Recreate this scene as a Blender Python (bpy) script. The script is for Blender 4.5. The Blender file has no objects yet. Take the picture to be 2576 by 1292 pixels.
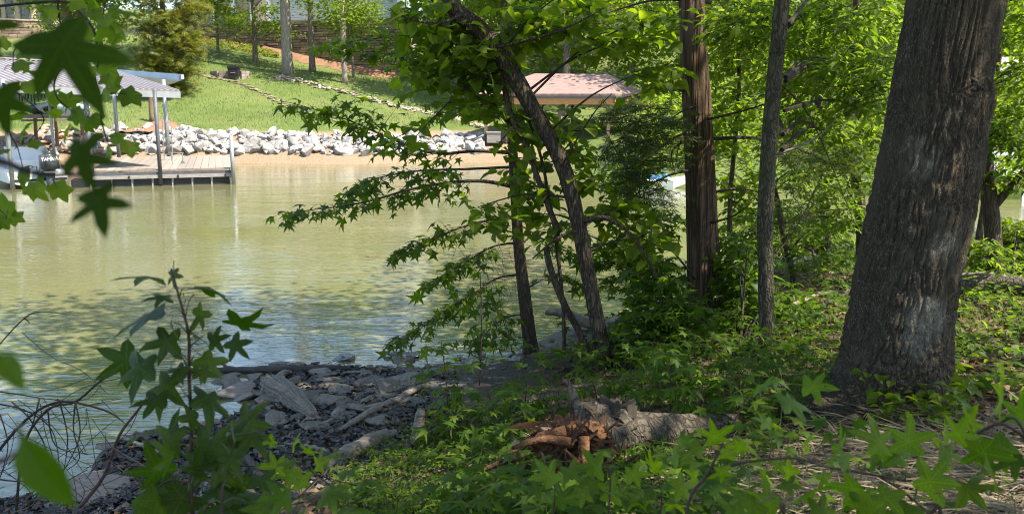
import bpy, bmesh, math, random
import numpy as np
from mathutils import Vector, Matrix

rng = np.random.default_rng(11)
random.seed(11)
SC = bpy.context.scene
COL = SC.collection

# ---------------------------------------------------------------- camera
EYE = np.array([0.0, 0.0, 3.0])            # water level is z = 0
PITCH = math.radians(10.07)
F = 2230.0                                  # focal length in units of a 2576 px wide picture
cam_d = bpy.data.cameras.new('camera')
cam_d.sensor_width = 36.0
cam_d.lens = 36.0 * F / 2576.0
cam_d.clip_start = 0.05
cam_d.clip_end = 2000.0
cam_d.dof.use_dof = True
cam_d.dof.focus_distance = 11.0
cam_d.dof.aperture_fstop = 5.0
cam = bpy.data.objects.new('camera', cam_d)
COL.objects.link(cam)
cam.location = EYE
cam.rotation_euler = (math.pi / 2 - PITCH, 0, 0)
SC.camera = cam

# ---------------------------------------------------------------- light
SUN = Vector((0.50, -0.20, 0.84)).normalized()
world = bpy.data.worlds.new('World')
SC.world = world
world.use_nodes = True
wn = world.node_tree
sky = wn.nodes.new('ShaderNodeTexSky')
sky.sky_type = 'NISHITA'
sky.sun_disc = False
sky.sun_elevation = math.asin(SUN.z)
sky.sun_rotation = math.atan2(SUN.x, SUN.y)
sky.air_density = 1.1
sky.dust_density = 1.0
sky.ozone_density = 2.0
wn.nodes['Background'].inputs['Strength'].default_value = 0.15
wn.links.new(sky.outputs[0], wn.nodes['Background'].inputs['Color'])
sun_d = bpy.data.lights.new('sun', 'SUN')
sun_d.energy = 4.7
sun_d.angle = math.radians(0.53)
sun_d.color = (1.0, 0.94, 0.82)
sun_o = bpy.data.objects.new('sun', sun_d)
COL.objects.link(sun_o)
sun_o.rotation_euler = SUN.to_track_quat('Z', 'Y').to_euler()

SC.view_settings.view_transform = 'Standard'
SC.view_settings.look = 'None'
SC.view_settings.gamma = 1.0
SC.view_settings.exposure = 1.6
SC.view_settings.use_white_balance = True
SC.view_settings.white_balance_temperature = 6750
SC.render.engine = 'CYCLES'
SC.cycles.max_bounces = 7
SC.cycles.diffuse_bounces = 4
SC.cycles.glossy_bounces = 3
SC.cycles.transmission_bounces = 4
SC.cycles.caustics_reflective = False
SC.cycles.caustics_refractive = False
SC.cycles.sample_clamp_indirect = 6.0
SC.cycles.use_denoising = True
SC.cycles.denoising_prefilter = 'ACCURATE'
SC.cycles.filter_width = 1.0

# ---------------------------------------------------------------- view helpers (a point of the picture at a chosen distance)
CP, SP = math.cos(PITCH), math.sin(PITCH)
FWD = np.array([0, CP, -SP]); UP = np.array([0, SP, CP]); RGT = np.array([1.0, 0, 0])

def ray(u, v):
    return FWD + RGT * (u - 1288.0) / F - UP * (v - 646.0) / F
def P(u, v, d):
    r = ray(u, v); return EYE + r * (d / r[1])
def Zp(u, v, z):
    r = ray(u, v); return EYE + r * ((z - EYE[2]) / r[2])
def pxm(p):
    """pixels per metre at point p"""
    return F / float(np.dot(np.asarray(p) - EYE, FWD))
def uv_of(p):
    q = np.asarray(p) - EYE; w = np.dot(q, FWD)
    return 1288 + F * q[0] / w, 646 - F * np.dot(q, UP) / w

# ---------------------------------------------------------------- materials
def new_mat(name):
    m = bpy.data.materials.new(name); m.use_nodes = True
    t = m.node_tree; t.nodes.clear()
    return m, t
def nd(t, kind, **kw):
    n = t.nodes.new('ShaderNode' + kind)
    for k, val in kw.items():
        k2 = k.replace('_', ' ')
        if k2 in n.inputs: 
            s = n.inputs[k2]
            if isinstance(val, bpy.types.NodeSocket): t.links.new(val, s)
            else: s.default_value = val
        else: setattr(n, k, val)
    return n
def inp(t, n, i, val):
    if isinstance(val, bpy.types.NodeSocket): t.links.new(val, n.inputs[i])
    else: n.inputs[i].default_value = val
def c4(c): return (c[0], c[1], c[2], 1.0)
def mixc(t, fac, a, b, mode='MIX'):
    n = t.nodes.new('ShaderNodeMix'); n.data_type = 'RGBA'; n.blend_type = mode
    inp(t, n, 0, fac)
    inp(t, n, 6, a if isinstance(a, bpy.types.NodeSocket) else c4(a))
    inp(t, n, 7, b if isinstance(b, bpy.types.NodeSocket) else c4(b))
    return n.outputs[2]
def mth(t, op, a, b=0.0, c=0.0):
    n = t.nodes.new('ShaderNodeMath'); n.operation = op
    inp(t, n, 0, a); inp(t, n, 1, b); inp(t, n, 2, c)
    return n.outputs[0]
def ramp(t, fac, stops):
    n = t.nodes.new('ShaderNodeValToRGB'); t.links.new(fac, n.inputs[0])
    e = n.color_ramp.elements
    while len(e) < len(stops): e.new(0.5)
    for k, (p, c) in enumerate(stops):
        e[k].position = p; e[k].color = c4(c) if len(c) == 3 else c
    return n.outputs[0]
def coords(t, scale=(1, 1, 1), which='Object'):
    tc = t.nodes.new('ShaderNodeTexCoord'); mp = t.nodes.new('ShaderNodeMapping')
    t.links.new(tc.outputs[which], mp.inputs[0]); mp.inputs[3].default_value = scale
    return mp.outputs[0]
def world_pos(t, scale=(1, 1, 1)):
    g = t.nodes.new('ShaderNodeNewGeometry'); mp = t.nodes.new('ShaderNodeMapping')
    t.links.new(g.outputs['Position'], mp.inputs[0]); mp.inputs[3].default_value = scale
    return mp.outputs[0]
def noise(t, vec, scale, detail=4, rough=0.55, dist=0.0):
    n = nd(t, 'TexNoise', Scale=scale, Detail=detail, Roughness=rough, Distortion=dist)
    t.links.new(vec, n.inputs['Vector']); return n.outputs[0]
def finish(t, col, rough=0.8, bump=None, bstr=0.5, bdist=0.02, spec=0.3, metal=0.0):
    b = nd(t, 'BsdfPrincipled')
    inp(t, b, 'Base Color', col if isinstance(col, bpy.types.NodeSocket) else c4(col))
    inp(t, b, 'Roughness', rough); inp(t, b, 'Metallic', metal)
    b.inputs['Specular IOR Level'].default_value = spec
    if bump is not None:
        bp = nd(t, 'Bump', Strength=bstr, Distance=bdist, Height=bump)
        t.links.new(bp.outputs[0], b.inputs['Normal'])
    o = nd(t, 'OutputMaterial'); t.links.new(b.outputs[0], o.inputs[0])
    return b
def rnd(t):
    """one random value for each leaf or piece"""
    g = t.nodes.new('ShaderNodeNewGeometry'); oi = t.nodes.new('ShaderNodeObjectInfo')
    return mth(t, 'FRACT', mth(t, 'ADD', g.outputs['Random Per Island'], oi.outputs['Random']))

def leaf_mat(name, a, b, tr=0.5, trc=(2.2, 2.3, 0.6), rough=0.5, spec=0.2):
    m, t = new_mat(name)
    r = rnd(t)
    col = mixc(t, r, a, b)
    dark = mixc(t, mth(t, 'MULTIPLY', noise(t, world_pos(t), 9.0, 2), 0.6), col, (a[0] * .6, a[1] * .65, a[2] * .6))
    p = nd(t, 'BsdfPrincipled'); t.links.new(dark, p.inputs['Base Color'])
    p.inputs['Roughness'].default_value = rough; p.inputs['Specular IOR Level'].default_value = spec
    tl = nd(t, 'BsdfTranslucent'); t.links.new(mixc(t, 1.0, dark, trc, 'MULTIPLY'), tl.inputs[0])
    mx = nd(t, 'MixShader'); mx.inputs[0].default_value = tr
    t.links.new(p.outputs[0], mx.inputs[1]); t.links.new(tl.outputs[0], mx.inputs[2])
    o = nd(t, 'OutputMaterial'); t.links.new(mx.outputs[0], o.inputs[0])
    return m
def vein_leaf(name, a, b, cy, tr=.5):
    m = leaf_mat(name, a, b, tr); t = m.node_tree
    tc = t.nodes.new('ShaderNodeTexCoord'); sp = nd(t, 'SeparateXYZ'); t.links.new(tc.outputs['Object'], sp.inputs[0])
    x = sp.outputs[0]; y = mth(t, 'SUBTRACT', sp.outputs[1], cy)
    best = None
    for an in (0, 64, -64, 128, -128):
        sx, sy = math.sin(math.radians(an)), math.cos(math.radians(an))
        al = mth(t, 'ADD', mth(t, 'MULTIPLY', x, sx), mth(t, 'MULTIPLY', y, sy)); pr = mth(t, 'ABSOLUTE', mth(t, 'SUBTRACT', mth(t, 'MULTIPLY', x, sy), mth(t, 'MULTIPLY', y, sx)))
        side = mth(t, 'MULTIPLY', mth(t, 'ABSOLUTE', mth(t, 'SUBTRACT', mth(t, 'FRACT', mth(t, 'MULTIPLY', mth(t, 'SUBTRACT', al, mth(t, 'MULTIPLY', pr, .9)), 9.0)), .5)), .10)
        d = mth(t, 'ADD', mth(t, 'MINIMUM', pr, mth(t, 'ADD', side, mth(t, 'ADD', .006, mth(t, 'MULTIPLY', mth(t, 'GREATER_THAN', pr, .17), 1.0)))), mth(t, 'MULTIPLY', mth(t, 'LESS_THAN', al, 0.0), 1.0))
        best = d if best is None else mth(t, 'MINIMUM', best, d)
    spot = ramp(t, noise(t, world_pos(t), 55.0, 2), [(.69, (0, 0, 0)), (.74, (1, 1, 1))])
    v = ramp(t, best, [(.004, (1, 1, 1)), (.016, (0, 0, 0))])
    for n in [n for n in t.nodes if n.type in ('BSDF_PRINCIPLED', 'BSDF_TRANSLUCENT')]:
        src = n.inputs[0].links[0].from_socket
        src = mixc(t, mth(t, 'MULTIPLY', spot, .7), src, (.06, .045, .012))
        t.links.new(mixc(t, mth(t, 'MULTIPLY', v, .55), src, mixc(t, 1.0, src, (2.2, 2.0, 2.6), 'MULTIPLY')), n.inputs[0])
    bs = [n for n in t.nodes if n.type == 'BSDF_PRINCIPLED'][0]; bs.inputs['Roughness'].default_value = .38; bs.inputs['Specular IOR Level'].default_value = .28
    bp = nd(t, 'Bump', Strength=.5, Distance=.004, Height=mth(t, 'SUBTRACT', noise(t, tc.outputs['Object'], 9.0, 3), v)); t.links.new(bp.outputs[0], bs.inputs['Normal'])
    return m
def bark_mat(name, c1, c2, c3=None, sc=14.0, stretch=0.22, bump=0.9, bd=0.03, patch=None):
    m, t = new_mat(name)
    vec = coords(t, (1, 1, stretch))
    v = nd(t, 'TexVoronoi', Scale=sc, Randomness=1.0); v.feature = 'DISTANCE_TO_EDGE'
    wob = noise(t, vec, sc * .6, 3)
    vm = nd(t, 'VectorMath'); vm.operation = 'MULTIPLY_ADD'
    nn = nd(t, 'TexNoise', Scale=sc * .7, Detail=3.0); t.links.new(vec, nn.inputs['Vector'])
    t.links.new(nn.outputs[1], vm.inputs[0]); vm.inputs[1].default_value = (.12, .12, .12); t.links.new(vec, vm.inputs[2])
    t.links.new(vm.outputs[0], v.inputs['Vector'])
    furrow = mth(t, 'MINIMUM', mth(t, 'MULTIPLY', v.outputs[0], 5.0), 1.0)
    fine = noise(t, coords(t, (1, 1, .35)), sc * 4.5, 6, 0.7)
    big = noise(t, coords(t), 2.2, 3)
    h = mth(t, 'ADD', mth(t, 'MULTIPLY', furrow, 0.75), mth(t, 'MULTIPLY', fine, 0.6))
    col = mixc(t, mth(t, 'MULTIPLY', h, 0.85), c2, c1)
    if c3: col = mixc(t, ramp(t, big, [(.46, (0, 0, 0)), (.62, (1, 1, 1))]), col, mixc(t, fine, c3, c1))
    if patch:
        for (pos, rad, pc) in patch:
            dn = nd(t, 'VectorMath'); dn.operation = 'DISTANCE'
            t.links.new(coords(t), dn.inputs[0]); dn.inputs[1].default_value = pos
            dd = mth(t, 'ADD', dn.outputs['Value'], mth(t, 'MULTIPLY', mth(t, 'SUBTRACT', noise(t, coords(t, (1, 1, .6)), 7.0, 5, .65), .5), .26))
            fac = ramp(t, dd, [(max(rad - .05, .01) , (1, 1, 1)), (rad + .04, (0, 0, 0))])
            col = mixc(t, mth(t, 'MULTIPLY', fac, .85), col, mixc(t, h, (pc[0] * .45, pc[1] * .45, pc[2] * .45), pc))
    finish(t, col, 0.9, h, bump, bd, 0.15)
    return m
def simple_mat(name, a, b=None, sc=6.0, rough=0.75, bump=0.3, bd=0.01, stretch=(1, 1, 1), spec=0.3, metal=0.0, per=0.0, detail=5):
    m, t = new_mat(name)
    vec = coords(t, stretch)
    n = noise(t, vec, sc, detail, .6)
    b = b or tuple(x * .7 for x in a)
    col = mixc(t, ramp(t, n, [(.3, (0, 0, 0)), (.7, (1, 1, 1))]), b, a)
    if per:
        r = rnd(t)
        col = mixc(t, mth(t, 'MULTIPLY', r, per), col, tuple(x * .35 for x in b))
    finish(t, col, rough, n, bump, bd, spec, metal)
    return m

MAT = {}
MAT['sweetgum'] = leaf_mat('sweetgum leaf', (0.05, 0.098, 0.006), (0.098, 0.155, 0.008), 0.52)
MAT['sweetgum_v'] = vein_leaf('sweetgum leaf veined', (0.060, 0.115, 0.006), (0.130, 0.190, 0.009), .84, .53)
MAT['shade_tint_v'] = vein_leaf('veined leaf with shade in colour', (0.024, 0.048, 0.004), (0.034, 0.064, 0.005), .84, .4)  # sweetgum leaf darkened in its colour to stand in for shade
MAT['backlit_v'] = vein_leaf('veined sapling leaf with backlit shade in colour', (0.028, 0.058, 0.004), (0.062, 0.100, 0.006), .84, .48)  # sweetgum leaf with the dark backlit look put into its colour
MAT['seedling_v'] = vein_leaf('seedling leaf veined', (0.082, 0.150, 0.007), (0.175, 0.240, 0.011), .84, .55)
MAT['bright_v'] = vein_leaf('bright leaf veined', (0.10, 0.16, 0.009), (0.17, 0.23, 0.014), .84, .58)
MAT['sweetgum_far'] = leaf_mat('sweetgum leaf shore', (0.048, 0.088, 0.007), (0.098, 0.15, 0.01), 0.52)
MAT['vine'] = leaf_mat('vine leaf', (0.08, 0.13, 0.014), (0.175, 0.225, 0.026), 0.6)
MAT['beech'] = leaf_mat('beech leaf', (0.062, 0.115, 0.016), (0.165, 0.210, 0.034), 0.58)
MAT['canopy'] = leaf_mat('canopy leaf', (0.07, 0.115, 0.008), (0.13, 0.175, 0.012), 0.55)
MAT['cedar'] = leaf_mat('cedar spray', (.045, .070, .020), (.080, .108, .028), .4)
MAT['cedar_lawn'] = leaf_mat('cedar spray olive', (0.1, 0.115, 0.026), (0.19, 0.175, 0.04), 0.35)
MAT['lawn_tree'] = leaf_mat('lawn tree leaf', (0.09, 0.14, 0.018), (0.185, 0.235, 0.035), 0.5)
MAT['woods'] = leaf_mat('woods leaf', (0.1, 0.15, 0.02), (0.215, 0.26, 0.05), 0.52)
MAT['shrub'] = leaf_mat('shrub leaf', (.12, .15, .03), (.22, .22, .05), .4)
MAT['ground_leaf'] = leaf_mat('ground cover leaf', (0.040, 0.090, 0.008), (0.105, 0.160, 0.012), 0.5)
MAT['grass'] = leaf_mat('grass blade', (.05, .105, .018), (.11, .16, .035), .4)
MAT['lawn_blade'] = leaf_mat('lawn blade', (.070, .115, .026), (.125, .170, .045), .3, (1.1, 1.2, .7))
MAT['dead_leaf'] = leaf_mat('dead leaf', (.085, .050, .026), (.26, .175, .105), .15, (1.1, .9, .6), .8, .15)
MAT['straw'] = leaf_mat('straw', (.10, .072, .040), (.38, .30, .19), .12, (1, .9, .7), .7, .2)
MAT['debris'] = leaf_mat('wet debris', (.012, .010, .009), (.060, .046, .036), .02, (1, 1, 1), .45, .5)
MAT['red_leaf'] = leaf_mat('reddish young leaf', (.06, .07, .014), (.12, .07, .02), .5)
MAT['twig'] = simple_mat('twig bark', (.040, .030, .022), (.018, .013, .010), 30, .85, .3)
MAT['red_stem'] = simple_mat('red brown stem', (.085, .040, .030), (.040, .022, .018), 30, .6, .3)
MAT['green_stem'] = simple_mat('green stem', (.08, .10, .03), (.06, .05, .025), 20, .6, .2)

# ---------------------------------------------------------------- mesh helpers
def mesh_np(name, V, T, smooth=False):
    me = bpy.data.meshes.new(name)
    V = np.asarray(V, np.float32).reshape(-1, 3); T = np.asarray(T, np.int32).reshape(-1, 3)
    me.vertices.add(len(V)); me.vertices.foreach_set('co', V.ravel())
    me.loops.add(T.size); me.loops.foreach_set('vertex_index', T.ravel())
    me.polygons.add(len(T))
    me.polygons.foreach_set('loop_start', np.arange(0, T.size, 3, dtype=np.int32))
    me.polygons.foreach_set('loop_total', np.full(len(T), 3, np.int32))
    me.polygons.foreach_set('use_smooth', np.full(len(T), smooth, bool))
    me.update(calc_edges=True)
    return me
class MB:
    """collects triangles"""
    def __init__(s): s.V = []; s.T = []; s.n = 0
    def add(s, V, T):
        V = np.asarray(V, float).reshape(-1, 3); T = np.asarray(T, int).reshape(-1, 3)
        s.V.append(V); s.T.append(T + s.n); s.n += len(V); return s
    def poly(s, V, faces):
        T = []
        for f in faces:
            for k in range(1, len(f) - 1): T.append((f[0], f[k], f[k + 1]))
        return s.add(V, T)
    def box(s, c, size, M=None):
        x, y, z = np.asarray(size, float) / 2
        V = np.array([(a * x, b * y, e * z) for a in (-1, 1) for b in (-1, 1) for e in (-1, 1)])
        if M is not None: V = V @ np.asarray(M).T
        return s.poly(V + np.asarray(c), [(0, 1, 3, 2), (4, 6, 7, 5), (0, 4, 5, 1), (2, 3, 7, 6), (0, 2, 6, 4), (1, 5, 7, 3)])
    def bar(s, a, b, w, h=None):
        a = np.asarray(a, float); b = np.asarray(b, float); h = h or w
        y = b - a; L = np.linalg.norm(y); y = y / L
        z = np.array([0, 0, 1.0]) if abs(y[2]) < .95 else np.array([1.0, 0, 0])
        x = np.cross(y, z); x /= np.linalg.norm(x); z = np.cross(x, y)
        return s.box((a + b) / 2, (w, L, h), np.stack([x, y, z], 1))
    def tube(s, *a, **k):
        return s.add(*tube(*a, **k))
    def mesh(s, name, smooth=False, off=None):
        V = np.concatenate(s.V); 
        if off is not None: V = V - off
        return mesh_np(name, V, np.concatenate(s.T), smooth)

def smooth_pts(pts, n=4, vals=None):
    p = np.asarray(pts, float); out = []; vo = []
    if vals is not None: vals = np.asarray(vals, float)
    for i in range(len(p) - 1):
        p0 = p[max(i - 1, 0)]; p1 = p[i]; p2 = p[i + 1]; p3 = p[min(i + 2, len(p) - 1)]
        for k in range(n):
            t = k / n
            out.append(.5 * ((2 * p1) + (-p0 + p2) * t + (2 * p0 - 5 * p1 + 4 * p2 - p3) * t * t + (-p0 + 3 * p1 - 3 * p2 + p3) * t ** 3))
            if vals is not None: vo.append(vals[i] * (1 - t) + vals[i + 1] * t)
    out.append(p[-1])
    if vals is not None: vo.append(vals[-1]); return np.array(out), np.array(vo)
    return np.array(out)
def tube(pts, rad, seg=7, lump=0.0, shape=None, cap=True):
    p = np.asarray(pts, float); n = len(p)
    r = np.full(n, rad, float) if np.isscalar(rad) else np.asarray(rad, float)
    tan = np.gradient(p, axis=0); tan /= np.linalg.norm(tan, axis=1)[:, None] + 1e-12
    ref = np.array([1.0, 0, 0]) if abs(tan[0][0]) < .9 else np.array([0, 1.0, 0])
    V = []
    for i in range(n):
        x = ref - tan[i] * np.dot(ref, tan[i]); x /= np.linalg.norm(x) + 1e-12; y = np.cross(tan[i], x); ref = x
        a = np.linspace(0, 2 * math.pi, seg, endpoint=False)
        rr = np.full(seg, r[i])
        if shape is not None: rr = shape(a, i, n, rr)
        if lump: rr = rr * (1 + lump * (rng.random(seg) - .5))
        V.append(p[i] + np.cos(a)[:, None] * x * rr[:, None] + np.sin(a)[:, None] * y * rr[:, None])
    V = np.concatenate(V); T = []
    for i in range(n - 1):
        for k in range(seg):
            a, b = i * seg + k, i * seg + (k + 1) % seg
            T += [(a, b, b + seg), (a, b + seg, a + seg)]
    if cap:
        m = len(V); V = np.concatenate([V, p[:1], p[-1:]])
        for k in range(seg):
            T += [(m, (k + 1) % seg, k), (m + 1, (n - 1) * seg + k, (n - 1) * seg + (k + 1) % seg)]
    return V, T

# ---------------------------------------------------------------- things
class Thing:
    def __init__(s, name, label, cat, base=(0, 0, 0), group=None):
        s.base = np.asarray(base, float)
        s.o = bpy.data.objects.new(name, None); s.o.empty_display_size = .2
        COL.objects.link(s.o); s.o.location = s.base
        s.o['label'] = label; s.o['category'] = cat
        if group: s.o['group'] = group
    def part(s, name, mb, mat, smooth=False, parent=None, stuff=False, label=None):
        me = mb.mesh(name, smooth, s.base) if isinstance(mb, MB) else mb
        me.materials.append(MAT[mat] if isinstance(mat, str) else mat)
        o = bpy.data.objects.new(name, me); COL.objects.link(o)
        o.parent = parent or s.o
        if stuff: o['kind'] = 'stuff'
        if label: o['label'] = label
        return o
    def inst(s, name, me, M4, parent=None):
        o = bpy.data.objects.new(name, me); COL.objects.link(o); o.parent = parent or s.o
        o.matrix_basis = M4; return o
def single(name, mb, mat, label=None, cat=None, group=None, kind=None, smooth=False):
    me = mb.mesh(name, smooth) if isinstance(mb, MB) else mb
    me.materials.append(MAT[mat] if isinstance(mat, str) else mat)
    o = bpy.data.objects.new(name, me); COL.objects.link(o)
    if label: o['label'] = label
    if cat: o['category'] = cat
    if group: o['group'] = group
    if kind: o['kind'] = kind
    return o
def origin_to_base(o):
    """object origin at the foot of its mesh"""
    me = o.data; n = len(me.vertices); a = np.empty(n * 3, np.float32); me.vertices.foreach_get('co', a)
    a = a.reshape(-1, 3); c = np.array([a[:, 0].mean(), a[:, 1].mean(), a[:, 2].min()])
    me.vertices.foreach_set('co', (a - c).astype(np.float32).ravel()); me.update(); o.location = c
    return o

# ---------------------------------------------------------------- leaf templates (base at origin, tip along +y, face up)
def star_template(hi=False, petiole=.42):
    tips = [(-128, .52), (-64, .72), (0, .78), (64, .72), (128, .52)]
    sin_ = [(-98, .24), (-32, .27), (32, .27), (98, .24)]
    c = np.array([0, .34]); pts = []
    def pol(a, r): return c + r * np.array([math.sin(math.radians(a)), math.cos(math.radians(a))])
    base = np.array([0, .06])
    seq = [base]
    for k, (a, r) in enumerate(tips):
        t = pol(a, r)
        prev = base if k == 0 else pol(*sin_[k - 1]); nxt = base if k == 4 else pol(*sin_[k])
        if hi:
            d = (t - c) / np.linalg.norm(t - c)
            for (q, f) in ((prev, 1), (nxt, -1)):
                mid = q * .45 + t * .55; off = mid - (c + d * np.dot(mid - c, d)); mid = mid + off / (np.linalg.norm(off) + 1e-9) * .05
                if f == 1: seq.append(mid); seq.append(t)
                else: seq.append(mid)
        else: seq.append(t)
        if k < 4: seq.append(nxt)
    V = [np.append(c, 0)] + [np.append(q, 0) for q in seq]
    V = np.array(V); n = len(seq)
    T = [(0, 1 + (k + 1) % n, 1 + k) for k in range(n)]
    r = np.linalg.norm(V[:, :2] - c, axis=1)
    ang = np.arctan2(V[:, 0], V[:, 1] - c[1])
    V[:, 2] = -.42 * r ** 2 + .045 * np.cos(ang * 5.4) * (r > .1) * (1 if hi else .6)
    w = .012
    m = len(V)
    V = np.concatenate([V, [(-w, -petiole, -.02), (w, -petiole, -.02), (w, .1, .0), (-w, .1, .0)]])
    T += [(m, m + 1, m + 2), (m, m + 2, m + 3)]
    V[:, 1] += petiole
    return V, np.array(T)
def ovate_template(w=.30, petiole=.12, cup=.10):
    ys = [0, .22, .5, .78, 1.0]; ws = [0, w * .85, w, w * .55, 0]
    V = []; T = []
    for y, q in zip(ys, ws):
        z = -.22 * y * y
        V += [(-q, y, z + cup * q / w), (0, y, z), (q, y, z + cup * q / w)]
    for k in range(4):
        a = k * 3; b = a + 3
        if k == 0: T += [(a + 1, b + 1, b), (a + 1, b + 2, b + 1)]
        elif k == 3: T += [(a, a + 1, b + 1), (a + 1, a + 2, b + 1)]
        else: T += [(a, a + 1, b + 1), (a, b + 1, b), (a + 1, a + 2, b + 2), (a + 1, b + 2, b + 1)]
    V = np.array(V, float); m = len(V)
    V = np.concatenate([V, [(-.01, -petiole, 0), (.01, -petiole, 0), (0, .05, .005)]]); T.append((m, m + 1, m + 2))
    V[:, 1] += petiole
    return V, np.array(T)
def leaf2_template(w=.32):
    V = np.array([(0, 0, 0), (-w, .48, .08), (w, .48, .08), (0, 1, -.14), (0, .5, -.02)])
    return V, np.array([(0, 4, 1), (4, 3, 1), (0, 2, 4), (4, 2, 3)])
def needle_template():
    V = []; T = []
    for k, (a, l) in enumerate([(0, 1.0), (-28, .8), (28, .8), (-52, .55), (52, .55)]):
        d = np.array([math.sin(math.radians(a)), math.cos(math.radians(a)), -.1]); s = np.array([d[1], -d[0], 0]) * .055
        m = len(V); o = np.array([0, .12 * (k % 3), 0])
        V += [o, o + d * l * .5 + s, o + d * l, o + d * l * .5 - s]; T += [(m, m + 1, m + 2), (m, m + 2, m + 3)]
    return np.array(V), np.array(T)
DIAM = (np.array([(0, 0, 0), (-.34, .45, .07), (.34, .5, .07), (0, 1, -.12)]), np.array([(0, 3, 1), (0, 2, 3)]))
STAR = star_template(); STAR_HI = star_template(True, .5); OVATE = ovate_template(); OVATE_N = ovate_template(.22); LEAF2 = leaf2_template(); NEEDLE = needle_template()
CORD = ovate_template(.42, .25, .14)
def broad_template():
    V, T = star_template(True, .4); V = V.copy(); c = np.array([0, .34 + .4])
    d = V[:, :2] - c; r = np.linalg.norm(d, axis=1); k = (r > .05) & (V[:, 1] > .42); f = np.ones(len(V)); f[k] = (.40 + (r[k] - .26) * .45) / r[k]
    V[:, :2] = c + d * f[:, None]; return V, T
BROAD = broad_template()

def norm(a): return a / (np.linalg.norm(a, axis=-1, keepdims=True) + 1e-9)
def frames(axis, nrm):
    a = norm(axis); n = nrm - a * np.sum(nrm * a, -1, keepdims=True); n = norm(n)
    x = np.cross(a, n)
    return np.stack([x, a, n], -1)
def rand_frames(N, tilt=.6, droop=.25):
    az = rng.random(N) * 2 * math.pi
    a = np.stack([np.cos(az), np.sin(az), -droop + rng.normal(0, .35, N)], 1)
    n = np.stack([rng.normal(0, tilt, N), rng.normal(0, tilt, N), np.ones(N)], 1)
    return frames(a, n)
def merge(tmpl, pos, R, sc):
    V, T = tmpl; N = len(pos); sc = np.broadcast_to(np.asarray(sc, float), (N,))
    W = np.einsum('nij,vj->nvi', R, V) * sc[:, None, None] + pos[:, None, :]
    TT = T[None] + (np.arange(N) * len(V))[:, None, None]
    return W.reshape(-1, 3), TT.reshape(-1, 3)
def spray(starts, dirs, lens, m, droop=.25, flat=.35, sag=.12):
    """m leaves along each twig, alternate, in loose flat sprays"""
    starts = np.asarray(starts, float); dirs = norm(np.asarray(dirs, float)); lens = np.asarray(lens, float)
    K = len(starts); z = np.array([0, 0, 1.0])
    lat = norm(np.cross(dirs, z)); pos = []; R = []
    for i in range(m):
        t = (i + .6) / m
        p = starts + dirs * (lens * t)[:, None] - z * (sag * lens * t * t)[:, None]
        side = (1 if i % 2 else -1)
        if i == m - 1: a = dirs + z * (-droop)
        else: a = dirs * .55 + lat * .8 * side - z * droop
        a = a + rng.normal(0, .28, (K, 3)); n = z + rng.normal(0, flat, (K, 3))
        pos.append(p); R.append(frames(a, n))
    return np.concatenate(pos), np.concatenate(R)
def twig_tubes(mb, starts, dirs, lens, r=.004, sag=.12):
    starts = np.asarray(starts, float); dirs = norm(np.asarray(dirs, float)); z = np.array([0, 0, 1.0]); lens = np.asarray(lens, float)
    a = starts; b = starts + dirs * (lens * .5)[:, None] - z * (sag * lens * .25)[:, None]
    c = starts + dirs * lens[:, None] - z * (sag * lens)[:, None]
    lat = norm(np.cross(dirs, z)); up = np.cross(lat, dirs); K = len(starts); r = np.broadcast_to(r, (K,))[:, None]
    V = []
    for p, f in ((a, 1), (b, .7), (c, .25)):
        for ang in (0, 2.094, 4.189):
            V.append(p + (lat * math.cos(ang) + up * math.sin(ang)) * r * f)
    V = np.stack(V, 1); T = []
    for s in (0, 3):
        for k in range(3):
            T += [(s + k, s + (k + 1) % 3, s + 3 + (k + 1) % 3), (s + k, s + 3 + (k + 1) % 3, s + 3 + k)]
    T = np.array(T)
    mb.add(V.reshape(-1, 3), (T[None] + (np.arange(K) * 9)[:, None, None]).reshape(-1, 3))
def mat4(R, p, s):
    M = Matrix.Identity(4)
    for i in range(3):
        for j in range(3): M[i][j] = float(R[i][j] * s)
        M[i][3] = float(p[i])
    return M
LEAFMESH = {}
def leaf_mesh(kind, mat):
    key = (kind, mat)
    if key not in LEAFMESH:
        t = {'star': STAR, 'star_hi': STAR_HI, 'ovate': OVATE, 'cord': CORD, 'narrow': OVATE_N, 'broad': BROAD}[kind]
        out = []
        for k in range(10):
            V = t[0].copy(); V[:, 0] *= 1 + .2 * (rng.random() - .5); V[:, 2] *= .4 + 2.0 * rng.random() ** 1.5
            if kind in ('star', 'star_hi', 'broad'):
                cy = .34 + (.5 if kind == 'star_hi' else .42 if kind == 'star' else .4); dx = V[:, 0]; dy = V[:, 1] - cy; an = np.arctan2(dx, dy); f = 1 + .10 * np.sin(an * 2 + rng.random() * 6) + .08 * np.sin(an * 3 + rng.random() * 6); up_ = V[:, 1] > cy - .33
                V[:, 0] = np.where(up_, dx * f, dx); V[:, 1] = np.where(up_, cy + dy * f, V[:, 1]); V[:, 2] -= rng.uniform(0, .5) * np.clip(np.sin(an - rng.random() * 6.28), 0, 1) * (dx ** 2 + dy ** 2) * up_
            V[:, 2] += .12 * (rng.random() - .5) * V[:, 0]
            V[:, 2] += .10 * np.sin(V[:, 1] * 5 + k) * V[:, 0]
            me = mesh_np('leaf', V, t[1], kind == 'star_hi'); me.materials.append(MAT[mat]); out.append(me)
        LEAFMESH[key] = out
    return random.choice(LEAFMESH[key])
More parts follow.
